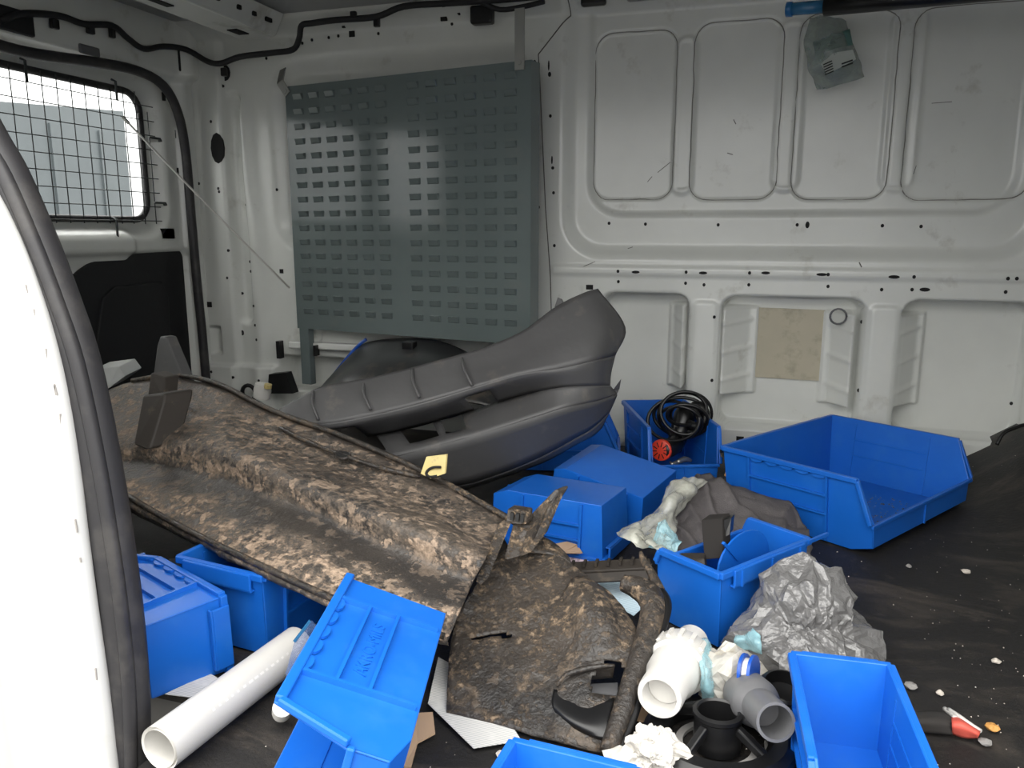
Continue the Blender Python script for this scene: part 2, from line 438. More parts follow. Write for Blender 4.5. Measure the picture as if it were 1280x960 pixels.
def ellipse_plate(name, c, rx, rz, parent, m=None, sq=False, d=.0015):
    """a punched hole seen as its black inside, on the far wall"""
    x, z = c; y = YW + float(wall_off(x, z)) - .0012
    n = 4 if sq else 12
    pts = []
    for i in range(n):
        t = 2 * math.pi * (i + (.5 if sq else 0)) / n
        k = 1.414 if sq else 1
        pts.append((x + rx * k * math.cos(t), y, z + rz * k * math.sin(t)))
    return MB().prism(pts, (0, d + .004, 0)).obj(name, m or HOLE, parent)
ROUND = [(-0.5194, 0.8238), (-0.3714, 0.5636), (-0.2803, 0.5614), (-0.1054, 0.5591), (0.0744, 0.5587), (0.2578, 0.5565), (0.3376, 0.5546),
         (-0.3403, 0.4460), (-0.1737, 0.4465), (-0.0260, 0.4469), (0.1482, 0.4459), (0.3280, 0.4435), (0.5130, 0.4431), (0.5298, 0.4434),
         (-0.3397, 0.4202), (-0.1745, 0.4194), (-0.0263, 0.4185), (0.1502, 0.4183), (0.2646, 0.4134), (0.3273, 0.4148), (0.5131, 0.4136), (-0.1305, 0.4164),
         (-0.1023, 0.3395), (-0.1006, 0.1829), (0.2338, 0.3336), (0.2359, 0.1751), (0.5736, 0.1502),
         (-0.5731, 0.8526), (-0.5642, 0.7490), (-0.5595, 0.6455), (-0.5510, 0.6256), (-0.5487, 0.6039), (-0.5093, 0.6389), (-0.5058, 0.5081), (-0.5612, 0.9533),
         (-1.2071, 1.0382), (-1.1776, 1.0443), (-1.1269, 1.0469), (-1.0983, 1.0489), (-0.7509, 1.0740), (-0.7770, 1.0553), (-0.9818, 1.0468), (0.2235, 0.9148), (0.2031, 0.8280),
         (-1.5003, 0.8466), (-1.5558, 0.6781), (-1.4893, 0.6546), (-1.4913, 0.6636), (-1.4194, 0.6180), (-1.3138, 0.6587), (-1.4728, 0.4891), (-1.4818, 0.4104), (-1.4099, 0.4576), (-1.4065, 0.4301), (-1.4029, 0.3305), (-1.4015, 0.2742), (-1.4551, 0.3642), (-1.3991, 0.2317), (-1.5495, 0.2014), (-1.4712, 0.1200), (-1.5438, 0.1333), (-1.5098, 0.0958), (-1.3825, 0.1152), (-1.5747, 0.8033), (-1.4630, 0.9415), (-1.3211, 1.0067)]
for p in ROUND:
    if p[0] < -.5 or p[1] < .62: ellipse_plate('bolt_hole', p, .0036, .0042, wall)
SLOTS = [((-0.2963, 0.4447), .010, .0035), ((-0.1337, 0.4452), .010, .0035), ((0.1343, 0.4457), .012, .0035), ((0.2871, 0.4428), .012, .004), ((0.3533, 0.4153), .011, .0045), ((0.0103, 0.4475), .010, .0035),
         ((-0.5246, 0.9419), .002, .012), ((-0.5223, 0.9214), .004, .006), ((-0.5142, 0.7186), .002, .010), ((-0.5120, 0.6993), .004, .004), ((0.0971, 0.5587), .0045, .008),
         ((-1.4557, 0.2485), .006, .008), ((-1.5699, 0.8558), .0025, .009), ((-1.5735, 0.6964), .002, .008), ((-1.5764, 0.6036), .003, .012)]
for c, a, b in SLOTS: ellipse_plate('slot_hole', c, a, b, wall)
SQ = [((-1.0581, 1.0521), .0085, .0085), ((-1.0761, 1.0690), .004, .004), ((-0.7940, 1.0697), .0085, .0085), ((-0.7829, 1.0895), .004, .004), ((-0.4127, 0.4047), .009, .006), ((-1.3103, 0.4315), .006, .006), ((-0.0263, 0.0377), .009, .007), ((-1.5498, 0.3312), .008, .008)]
for c, a, b in SQ: ellipse_plate('square_hole', c, a, b, wall, sq=True)
for c, a, b in (((-1.4574, 0.9772), .018, .022), ((-1.4848, 0.7741), .022, .042)):
    ellipse_plate('access_hole', c, a, b, wall)
for p in PANELS + [(-1.245, -1.0, .55, .92), (-.97, -.76, .55, .945)]:
    pts = []
    x0, x1, z0, z1 = p; r = .042
    for (cx, cz, a0) in ((x1 - r, z1 - r, 0), (x0 + r, z1 - r, 90), (x0 + r, z0 + r, 180), (x1 - r, z0 + r, 270)):
        for k in range(7):
            t = math.radians(a0 + k * 15); pts.append((cx + r * math.cos(t), cz + r * math.sin(t)))
    pts.append(pts[0]); dense = []
    for a, b in zip(pts, pts[1:]):
        n = max(1, int(math.hypot(b[0] - a[0], b[1] - a[1]) / .012))
        for k in range(n):
            u = k / n; x = a[0] + (b[0] - a[0]) * u; z = a[1] + (b[1] - a[1]) * u
            w = noise.noise(Vector((x * 30, z * 30, p[0] * 9))) * .0025
            dense.append((x + w, YW + float(wall_off(x, z)) - .0002, z + w))
    dense.append(dense[0])
    tube('seam_sealer', dense, .0012, SEAL2, wall, 6)
sp = [(-0.4728, 1.1085), (-0.4740, 1.0551), (-0.5511, 0.9694), (-0.5419, 0.8153), (-0.5298, 0.6017), (-0.5156, 0.4312), (-0.5098, 0.2763)]
tube('panel_seam', [(x, YW + float(wall_off(x, z)) - .0003, z) for x, z in [tuple(q) for q in np.concatenate([np.linspace(p, q, 24) for p, q in zip(sp, sp[1:])])]], .0014, SEAM, wall, 6)
# beige board glued into the middle opening and small clips
bq = [(-0.0101, 0.3578), (0.1651, 0.3555), (0.1689, 0.1807), (-0.0058, 0.1823)]
o = MB().prism([(x, 2.052, z) for x, z in bq][::-1], (0, .006, 0)).obj('board_patch', BEIGE, wall)
o['label'] = 'beige board patch fixed inside the middle lower opening'
ellipse_plate('clip_boss', (0.0183, 0.0858), .008, .008, wall, WHITE)
tube('wire_ring', [((0.1796, 0.3466)[0] + .018 * math.cos(t), 2.0, (0.1796, 0.3466)[1] + .018 * math.sin(t)) for t in np.linspace(0, 6.28, 16)], .0025, GREYPVC, wall, 6)
# horizontal beam and posts of the lower left corner
MB().box((-1.16, 1.955, .225), (.24, .03, .018)).obj('sill_rail', WHITE, wall, bev=.003)
MB().box((-1.30, 1.93, .212), (.012, .02, .05)).box((-1.185, 1.935, .214), (.008, .02, .03)).obj('latch_post', BLACKP, wall)
MB().prism([(-1.3164, 1.8800, 0.0920), (-1.3074, 1.8800, 0.1479), (-1.2525, 1.8800, 0.1554), (-1.2329, 1.8800, 0.0972)], (0, .03, 0)).obj('rubber_flap', BLACKP, wall)
tube('grommet', [(Vector((-1.3921, 1.9000, 0.0858)) + Vector((.022 * math.cos(t), 0, .022 * math.sin(t)))) for t in np.linspace(0, 6.28, 16)], .006, BLACKP, wall, 8)

# floor: black load mat, lifting where it rides up at the front
def floor_z(x, y):
    return .17 * ramp(x, .36, .72) * ramp(y, 1.45, 1.85) + .0025 * noise.noise(Vector((x * 5, y * 5, 0)))
fx = np.linspace(-1.62, .86, 90); fy = np.linspace(.42, 2.03, 64)
V = [(x, y, float(floor_z(x, y)) - .003) for y in fy for x in fx]; n = len(fx)
F = [(j * n + i, j * n + i + 1, (j + 1) * n + i + 1, (j + 1) * n + i) for j in range(len(fy) - 1) for i in range(n - 1) if fx[i] > -.61 or fy[j] > .70]
fl = mesh_obj('floor', V, F, FLOORM, None, True); tag(fl, kind='structure')
md = fl.modifiers.new('thickness', 'SOLIDIFY'); md.thickness = .012; md.offset = -1
MB().box((-.38, 1.37, -.05), (2.5, 1.30, .07)).obj('underfloor', GREYBOX, fl)

# roof with its cross beams
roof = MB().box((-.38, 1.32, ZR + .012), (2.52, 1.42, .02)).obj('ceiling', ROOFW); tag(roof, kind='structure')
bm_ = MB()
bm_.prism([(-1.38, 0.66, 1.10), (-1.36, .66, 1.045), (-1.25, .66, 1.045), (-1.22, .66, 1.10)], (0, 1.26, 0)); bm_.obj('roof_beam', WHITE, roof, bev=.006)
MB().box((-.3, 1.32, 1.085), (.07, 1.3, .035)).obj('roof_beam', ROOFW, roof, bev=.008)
for y, a in ((1.86, .012), (1.80, .006), (1.74, .006), (1.66, .006), (1.58, .012), (1.5, .006)):
    MB().box((-1.2315, y, 1.072), (.006, a * 2, .010)).obj('beam_hole', HOLE, roof)
MB().box((-1.31, 1.84, 1.0445), (.03, .05, .004)).obj('beam_hole', HOLE, roof)
MB().box((-1.31, 1.56, 1.0445), (.02, .07, .004)).obj('beam_hole', HOLE, roof)

# rear doors with window
WIN_R = (1.33, (-1.6000, 1.8157, 0.7333)[1], (-1.6000, 1.5904, 0.5752)[2], .905)
WIN_L = (.93, 1.235, WIN_R[2], .905)
def rear_off(y, z):
    d = np.minimum(rr(y, z, *WIN_R, .05), rr(y, z, *WIN_L, .05))
    x = .035 * st(d - .035, .05) * (-1) + .012
    x = x - .02 * st(rr(y, z, 1.0, (-1.6000, 1.9418, 0.4497)[1], -.1, (-1.6000, 1.7682, 0.4865)[2], .02), .02)
    x = x + .018 * st(rr(y, z, 1.0, (-1.6000, 1.7188, 0.5523)[1], (-1.6000, 1.5518, 0.4649)[2], (-1.6000, 1.5630, 0.5518)[2], .03), .04)
    x = x + .03 * ramp(y, 1.90, 1.93)
    x = x + .03 * ramp(z, .945, .965)
    return x
ys = np.arange(.66, 2.06, .006); zs = np.arange(-.02, 1.112, .006)
Yg, Zg = np.meshgrid(ys, zs); Xg = XR + rear_off(Yg, Zg); D = np.minimum(rr(Yg, Zg, *WIN_R, .05), rr(Yg, Zg, *WIN_L, .05))
V = np.stack([Xg, Yg, Zg], -1).reshape(-1, 3); ny = len(ys)
F = [(j * ny + i, j * ny + i + 1, (j + 1) * ny + i + 1, (j + 1) * ny + i) for j in range(len(zs) - 1) for i in range(ny - 1)
     if not (D[j, i] < 0 and D[j, i + 1] < 0 and D[j + 1, i] < 0 and D[j + 1, i + 1] < 0)]
rear = mesh_obj('wall_rear', V, F, WHITE, None, True); tag(rear, kind='structure')
win = MB().box((XR - .03, (WIN_R[0] + WIN_R[1]) / 2, (WIN_R[2] + WIN_R[3]) / 2), (.004, WIN_R[1] - WIN_R[0] + .06, WIN_R[3] - WIN_R[2] + .06)).obj('window_1', GLASS)
tag(win, kind='structure')
win2 = MB().box((XR - .03, (WIN_L[0] + WIN_L[1]) / 2, (WIN_L[2] + WIN_L[3]) / 2), (.004, WIN_L[1] - WIN_L[0] + .06, WIN_L[3] - WIN_L[2] + .06)).obj('window_2', GLASS)
tag(win2, kind='structure')
pts = []
r = .05
for (cy, cz, a0) in ((WIN_R[1] - r, WIN_R[3] - r, 0), (WIN_R[0] + r, WIN_R[3] - r, 90), (WIN_R[0] + r, WIN_R[2] + r, 180), (WIN_R[1] - r, WIN_R[2] + r, 270)):
    for k in range(7):
        t = math.radians(a0 + k * 15); pts.append((XR - .018, cy + r * math.cos(t), cz + r * math.sin(t)))
pts.append(pts[0])
tube('window_seal', pts, .009, RUBBER, win, 8)
# black moulded trim on the lower door
tp = [(-1.6000, 1.4543, 0.4277), (-1.6000, 1.5368, 0.4422), (-1.6000, 1.5712, 0.4641), (-1.6000, 1.6085, 0.4807), (-1.6000, 1.9062, 0.4920), (-1.6000, 1.9282, 0.4502), (-1.6000, 1.9270, 0.1068), (-1.6000, 1.3751, 0.1591)]
MB().prism([(XR + .004, p[1], p[2]) for p in tp][::-1], (-.015, 0, 0)).obj('door_trim', TRIM, rear, bev=.004)
ip = [(-1.6000, 1.6032, 0.3784), (-1.6000, 1.6458, 0.4039), (-1.6000, 1.8191, 0.4058), (-1.6000, 1.8388, 0.3597), (-1.6000, 1.8254, 0.1368), (-1.6000, 1.5382, 0.1667)]
MB().prism([(XR + .010, p[1], p[2]) for p in ip][::-1], (-.012, 0, 0)).obj('door_trim_relief', TRIM, rear, bev=.004)
MB().box((XR + .006, (-1.6000, 1.8534, 0.5374)[1], (-1.6000, 1.8534, 0.5374)[2]), (.012, .05, .028)).obj('latch_hole', HOLE, rear)
tube('door_seal', [(-1.5500, 1.2861, 0.9345), (-1.5500, 1.3745, 0.9253), (-1.5500, 1.4746, 0.9290), (-1.5500, 1.6115, 0.9413), (-1.5500, 1.7406, 0.9465), (-1.5500, 1.8325, 0.9268), (-1.5500, 1.8834, 0.8645), (-1.5500, 1.9033, 0.7607), (-1.5500, 1.9063, 0.5862), (-1.5500, 1.9095, 0.4059), (-1.5500, 1.9153, 0.2428), (-1.5500, 1.9170, 0.0993), (-1.5500, 1.9151, -0.0469)], .0125, RUBBER, rear, 10, 4)
for q, a in (((-1.6000, 1.8753, 0.9052), 1), ((-1.6000, 1.9109, 0.8103), 1), ((-1.6000, 1.9085, 0.7081), 1)):
    MB().box((XR + .012, q[1], q[2]), (.012, .008, .022)).obj('slot_hole', HOLE, rear)
for q in ((-1.5500, 1.5978, 0.9656), (-1.5500, 1.8645, 1.1214)):
    MB().box((XR + .047, q[1], q[2]), (.008, .06, .022)).obj('header_hole', GREYPVC, rear, bev=.004)
MB().box((XR + .045, (-1.5600, 1.9339, 1.0049)[1], (-1.5600, 1.9339, 1.0049)[2]), (.012, .055, .065)).obj('access_hole', HOLE, rear, bev=.005)
MB().box((XR + .05, (-1.5500, 1.3732, 0.9852)[1], (-1.5500, 1.3732, 0.9852)[2]), (.012, .14, .05)).obj('header_module', TRIM, rear, bev=.004)
o = MB().box((XR + .032, (-1.5700, 1.9265, 0.1497)[1], (-1.5700, 1.9265, 0.1497)[2]), (.006, .006, .02)).obj('reflector', RED, rear)
o['label'] = 'small red reflector in the door gap'

# front bulkhead and the rest of the near side, around the open sliding door
bk = MB().box((.86, 1.32, .55), (.03, 1.42, 1.14)).obj('wall_front', WHITE); tag(bk, kind='structure')
ns = MB()
ns.prism([(-.80, .72, -.08), (-.775, .72, .15), (-.785, .72, .40), (-.84, .72, .60), (-.93, .72, .85), (-1.02, .72, 1.0), (-1.02, .72, 1.11), (-1.62, .72, 1.11), (-1.62, .72, -.08)], (0, -.03, 0))
ns.box((.66, .68, .55), (.42, .05, 1.14))
ns.box((-.3, .68, 1.06), (1.6, .05, .10))
nw = ns.obj('wall_near', WHITE); tag(nw, kind='structure')
# outer door jamb, white
E_ = [(-0.7047, 0.5700, 0.6164), (-0.6745, 0.5700, 0.5643), (-0.6533, 0.5700, 0.5148), (-0.6344, 0.5700, 0.4482), (-0.6247, 0.5700, 0.3875), (-0.6207, 0.5700, 0.3168), (-0.6197, 0.5700, 0.2433), (-0.6175, 0.5700, 0.1673), (-0.6143, 0.5700, 0.0886), (-0.6131, 0.5700, -0.0026), (-0.6140, 0.5700, -0.0887)]
rows = []
for (dx, dy) in ((-.030, .030), (-.004, .010), (-.012, -.004), (-.05, -.012), (-.10, -.02), (-.115, -.045), (-.2, -.05), (-.45, -.05)):
    rows.append([(p[0] + dx * (1 if dx > -.1 else 1), p[1] + dy, p[2]) for p in E_])
jamb = sheet('door_jamb', rows, WHITE_OUT, None, 4, 3, .003)
jamb.name = 'trim_1'; tag(jamb, kind='structure')
S_ = [(-0.7447, 0.6000, 0.6793), (-0.7151, 0.6000, 0.6268), (-0.6961, 0.6000, 0.5952), (-0.6712, 0.6000, 0.5363), (-0.6521, 0.6000, 0.4829), (-0.6339, 0.6000, 0.4208), (-0.6215, 0.6000, 0.3326), (-0.6147, 0.6000, 0.2493), (-0.6108, 0.6000, 0.1624), (-0.6121, 0.6000, 0.0711), (-0.6211, 0.6000, -0.0260), (-0.6316, 0.6000, -0.1182)]
seal = tube('door_seal', S_, .0205, RUBBER, None, 14, 4)
seal.name = 'trim_2'; tag(seal, kind='structure')
tube('seal_lip', [(p[0] + .013, p[1] - .0135, p[2]) for p in S_], .0072, RUBBER, seal, 8, 4)
tube('seal_flange', [(p[0] - .018, p[1] + .004, p[2]) for p in S_], .0085, BLACKP, seal, 8, 4)
MB().prism([(-.74, .62, -.12), (-.66, .62, -.12), (-.66, .62, .22), (-.74, .62, .22)], (0, .05, 0)).obj('jamb_board', GREYBOX, jamb)

# outside: ground and the grey lorry side seen through the rear window
g = MB().box((0, 0, -.52), (60, 60, .04)).obj('ground', CONCRETE); tag(g, kind='structure')
LB = ((-5.5000, 5.9775, 1.5903), (-5.5000, 4.7361, 1.3475))
bl = empty('box_trailer', (-5.9, LB[0][1] - 1.6, -.5), 'pale grey box trailer parked beyond the rear window', 'trailer')
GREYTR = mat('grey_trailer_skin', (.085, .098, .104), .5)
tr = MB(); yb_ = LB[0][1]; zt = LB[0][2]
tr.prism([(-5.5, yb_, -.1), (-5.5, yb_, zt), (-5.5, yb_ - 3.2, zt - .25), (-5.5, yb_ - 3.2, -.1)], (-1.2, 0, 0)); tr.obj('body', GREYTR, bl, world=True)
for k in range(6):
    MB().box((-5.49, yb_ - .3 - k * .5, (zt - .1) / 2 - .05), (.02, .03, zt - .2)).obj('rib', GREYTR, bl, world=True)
for k in (-.4, -2.6):
    V, F = lathe_geo([(0, 0), (.3, 0), (.32, .05), (.32, .2), (.3, .25), (0, .25)], (-5.85, yb_ + k, -.18), (1, 0, 0), 24)
    mesh_obj('wheel', V, F, RUBBER, bl, True, True)

for a, b_ in ((((-0.2574, 0.6860), (-0.2278, 0.7095)), .0015), (((-0.2816, 0.6640), (-0.2705, 0.6770)), .0014), (((-0.0831, 0.8042), (-0.0771, 0.7934)), .002), (((-0.0936, 0.7278), (-0.0807, 0.7238)), .002), (((0.3384, 0.8217), (0.3783, 0.8231)), .0012), (((-0.3218, 0.5013), (-0.3100, 0.5053)), .0015), (((0.2127, 0.4742), (0.2186, 0.4634)), .0025), (((0.3144, 0.6703), (0.3191, 0.6889)), .0012), (((-0.4281, 0.4567), (-0.3996, 0.4690)), .0012)):
    q = [(p[0], YW + float(wall_off(p[0], p[1])) - .0004, p[1]) for p in a]
    MB().bar(q[0], q[1], b_, .0012, (0, 1, 0)).obj('paint_scuff', SEAM, wall)

rc = random.Random(3)
for k in range(9):
    t_ = rc.uniform(2.2, 8.8); i_ = int(t_); q = Vector(E_[i_]).lerp(Vector(E_[i_ + 1]), t_ - i_)
    MB().bar(q + Vector((-.0045, -.0015, 0)), q + Vector((-.0045 + rc.uniform(-.002, .002), -.0015, -rc.uniform(.004, .018))), .0012, .0012, (0, 1, 0)).obj('paint_chip', mat('worn_primer', (.30, .28, .26), .7), jamb)

# ------------------------------------------------------------------ grille, harness, louvred panel
gr = empty('window_grille', (XR + .02, 1.6, WIN_R[2] - .01), 'black wire mesh grille over the rear door window', 'grille')
ya, yb, za, zb = 1.30, WIN_R[1] + .004, WIN_R[2] - .012, .900
for i in range(13):
    y = yb - .018 - i * .0405
    if y > ya: tube('grille_wire', [(XR + .020, y, za), (XR + .020, y, zb - (.045 if i == 0 else 0))], .0013, WIRE, gr, 6)
for i in range(10):
    z = za + .008 + i * .0372
    if z < zb: tube('grille_wire', [(XR + .023, ya, z), (XR + .023, yb - (.03 if i > 8 else 0), z)], .0013, WIRE, gr, 6)
for z in (.62, .79):
    tube('grille_hook', [(XR + .022, yb - .02, z), (XR + .022, yb + .02, z), (XR + .018, yb + .028, z - .004), (XR + .010, yb + .028, z - .004)], .003, WIRE, gr, 8)
for y in (1.44, 1.70, 1.66):
    z = za - .004 if y == 1.66 else zb
    tube('grille_hook', [(XR + .02, y, z - .03), (XR + .02, y, z + .015), (XR + .008, y, z + .02)], .003, WIRE, gr, 8)
H_ = [(-1.5450, 1.3584, 0.9751), (-1.5400, 1.4146, 1.0023), (-1.5400, 1.5092, 1.0200), (-1.5400, 1.5760, 1.0185), (-1.5400, 1.6623, 1.0348), (-1.5400, 1.7115, 1.0161), (-1.5400, 1.7640, 1.0024), (-1.5400, 1.8383, 1.0235), (-1.5200, 1.9007, 1.0269), (-1.4644, 1.9150, 0.9956), (-1.4102, 1.9000, 0.9855), (-1.3514, 1.9000, 0.9981), (-1.2563, 1.9050, 1.0031), (-1.1967, 1.9100, 1.0083), (-1.1700, 1.9000, 1.0317), (-1.1551, 1.8900, 1.0592), (-1.1247, 1.8900, 1.0627), (-1.0532, 1.8850, 1.0639), (-0.9422, 1.8850, 1.0632), (-0.8639, 1.8800, 1.0797), (-0.7491, 1.8800, 1.0779), (-0.6284, 1.8800, 1.0753), (-0.4932, 1.8800, 1.0747)]
ha = empty('wiring_harness', H_[0], 'black taped wiring harness clipped along the roof edge', 'wiring')
tube('loom', H_, .0075, LOOM, ha, 10, 5)
for q, w, h in (((-1.5450, 1.4963, 1.0006), .02, .022), ((-1.5450, 1.5987, 1.0118), .02, .02), ((-1.5450, 1.6658, 1.0213), .014, .028)):
    MB().box(q, (.012, w, h)).obj('clip', BLACKP, ha, world=True, bev=.003)
for q in ((-1.4044, 1.9000, 0.9629), (-0.9430, 1.8900, 1.0514), (-1.0037, 1.8850, 1.0696)):
    MB().box(q, (.016, .012, .022)).obj('clip', BLACKP, ha, world=True, bev=.003)
MB().box((-0.6765, 1.9200, 1.0553), (.056, .03, .042)).obj('connector', BLACKP, ha, world=True, bev=.006)
MB().box((-0.4107, 1.9500, 1.0723), (.06, .02, .02)).obj('connector', BLACKP, ha, world=True, bev=.006)
tube('loom_branch', [(-0.6681, 1.8800, 1.0750), (-0.6219, 1.8900, 1.0563), (-0.5630, 1.8900, 1.0587), (-0.5120, 1.8800, 1.0626)], .006, LOOM, ha, 8, 4)

TL, TR_, BL, BR = (Vector(q) for q in ((-1.2642, 1.9300, 0.9159), (-0.5433, 1.8000, 0.9275), (-1.2390, 1.9300, 0.2691), (-0.5279, 1.8000, 0.2822)))
pw = math.hypot(TR_.x - TL.x, TR_.y - TL.y); ph = (TL.z + TR_.z - BL.z - BR.z) / 2; ang = math.atan2(TR_.y - TL.y, TR_.x - TL.x)
base = Vector((BL.x, BL.y, (BL.z + BR.z) / 2))
lp = empty('louvred_panel', base, 'slate grey louvred steel panel standing against the side wall', 'panel', quat=Quaternion((0, 0, 1), ang))
MB().box((pw / 2, .0015, ph / 2), (pw, .003, ph)).obj('sheet', PANEL, lp)
MB().box((pw - .002, .022, ph / 2), (.003, .045, ph)).obj('side_flange', PANEL, lp)
MB().box((.002, .018, ph / 2), (.003, .035, ph)).obj('side_flange', PANEL, lp)
MB().box((pw / 2, .018, .002), (pw, .035, .003)).obj('bottom_flange', PANEL, lp)
MB().box((.022, .012, -.075), (.034, .022, .17)).obj('leg', PANEL, lp, bev=.002)
MB().box((pw - .05, .03, -.075), (.034, .022, .17)).obj('leg', PANEL, lp, bev=.002)
lw, lh, ld = .033, .0155, .0075
lv = [(-lw / 2, 0, -lh / 2), (lw / 2, 0, -lh / 2), (lw / 2, 0, lh / 2), (-lw / 2, 0, lh / 2),
      (-lw / 2 + .003, -ld * .35, -lh / 2 + .002), (lw / 2 - .003, -ld * .35, -lh / 2 + .002), (lw / 2 - .0025, -ld, lh / 2 - .001), (-lw / 2 + .0025, -ld, lh / 2 - .001),
      (-lw / 2 + .004, -ld * .2, lh / 2 - .0006), (lw / 2 - .004, -ld * .2, lh / 2 - .0006)]
lf = [(0, 1, 5, 4), (1, 2, 6, 5), (4, 5, 6, 7), (3, 0, 4, 7), (7, 6, 9, 8), (8, 9, 2, 3)]
first = None
for r_ in range(16):
    for c_ in range(12):
        u = (.060 + c_ * .0735) if c_ < 6 else (.560 + (c_ - 6) * .0735)
        z = ph * (.955 - r_ * .0585)
        if first is None:
            first = o = mesh_obj('louvre', lv, lf, PANEL, lp)
        else:
            o = first.copy(); COL.objects.link(o); o.parent = lp
        o.location = (pw * u, 0, z)
b1 = MB(); b1.bar((.012, -.004, ph - .02), (-.012, -.004, ph + .012), .022, .003, (0, -1, 0)); b1.bar((-.012, -.004, ph + .012), (-.022, .02, ph + .05), .022, .003, (0, -1, 0))
b1.obj('bracket', ZINC, lp)
b2 = MB(); b2.box((pw - .028, -.004, ph + .045), (.024, .003, .13)); b2.obj('bracket', ZINC, lp)
for q in ((.006, -.007, ph - .012), (pw - .028, -.007, ph - .004)):
    V, F = lathe_geo([(0, 0), (.005, 0), (.006, .002), (.006, .004), (0, .004)], q, (0, 1, 0), 10)
    mesh_obj('bolt', V, F, ZINC, lp)

rod = empty('thin_rod', (-1.5600, 1.6910, 0.8274), 'thin pale rod leaning from the rear window to the side wall', 'rod')
ra, rb = Vector((-1.5600, 1.6910, 0.8274)), Vector((-1.2380, 1.9000, 0.3903))
tube('shaft', [ra, (ra * .5 + rb * .5) + Vector((0, 0, -.004)), rb], .0028, PVC, rod, 8, 4)
V, F = lathe_geo([(0, 0), (.0045, 0), (.0045, .02), (0, .02)], ra, rb - ra, 10); mesh_obj('end_cap', V, F, ZINC, rod, False, True)

# ------------------------------------------------------------------ wall bag, overhead tube
wb = empty('hanging_bag', (0.1314, 1.9400, 0.8511), 'clear plastic bag with a printed label hanging on the white wall', 'bag')
rows = [[(0.0695, 1.9550, 1.0028), (0.0981, 1.9450, 1.0048), (0.1309, 1.9450, 0.9959), (0.1450, 1.9550, 0.9907)], [(0.0625, 1.9500, 0.9562), (0.0940, 1.9250, 0.9520), (0.1361, 1.9250, 0.9460), (0.1639, 1.9500, 0.9462)],
        [(0.0710, 1.9500, 0.9026), (0.1101, 1.9200, 0.9013), (0.1516, 1.9200, 0.9021), (0.1811, 1.9500, 0.9093)], [(0.0949, 1.9600, 0.8528), (0.1287, 1.9500, 0.8545), (0.1606, 1.9500, 0.8628), (0.1913, 1.9600, 0.8744)]]
sheet('film', rows, WALLBAG, wb, 7, 7, .0012, lambda u, v, p: .006 * (1 - 2 * abs(noise.noise(Vector(p) * 32))))
rows2 = [[(0.0792, 1.9480, 0.9514), (0.1070, 1.9300, 0.9554), (0.1519, 1.9450, 0.9718)], [(0.0877, 1.9450, 0.9206), (0.1183, 1.9250, 0.9278), (0.1608, 1.9450, 0.9389)]]
o = sheet('inner_sleeve', rows2, mat('teal_film', (.12, .24, .22), .35), wb, 4, 4, .001); o['label'] = 'teal folded sleeve inside the bag'
lbl = [(0.0973, 1.9180, 0.8984), (0.1214, 1.9170, 0.9195), (0.1593, 1.9180, 0.9237), (0.1671, 1.9180, 0.9040), (0.1118, 1.9180, 0.8764)]
stk = MB().prism(lbl, (0, .002, 0)).obj('label_sticker', mat('pale_label', (.40, .43, .40), .6), wb, world=True)
for k in range(5):
    a, b = Vector((0.1022, 1.9165, 0.8962)), Vector((0.1194, 1.9165, 0.9033)); d = Vector((.0012, 0, -.0052)) * k
    MB().bar(a + d, b + d, .001, .0022).obj('print_line', HOLE, stk, world=True)
for k in range(2):
    a, b = Vector((0.1391, 1.9165, 0.8957)), Vector((0.1607, 1.9165, 0.9025)); d = Vector((.001, 0, -.006)) * k
    MB().bar(a + d, b + d, .001, .003).obj('print_line', HOLE, stk, world=True)
ot = empty('long_tube', (0.0929, 1.8000, 0.9823), 'long black tube with a blue clear end slung under the roof', 'tube')
ta, tb, tcx = Vector((0.0912, 1.8000, 0.9854)), Vector((0.4384, 1.7000, 0.9675)), Vector((0.0203, 1.8200, 0.9898))
tube('black_sleeve', [ta, ta * .5 + tb * .5, tb, tb + (tb - ta) * .6], .0185, BLACKP, ot, 16)
tube('blue_end', [tcx, ta], .0125, BLUECLR, ot, 14)
tube('end_cap', [tcx + (tcx - ta) * .01, tcx + (ta - tcx) * .14], .0145, mat('blue_cap', (.02, .14, .34), .3), ot, 14)
for k in (.25, 1.3):
    q = ta + (tb - ta) * k
    tube('hanger_strap', [q + Vector((0, 0, .019)), (q.x, q.y, ZR + .004)], .004, BLACKP, ot, 8)

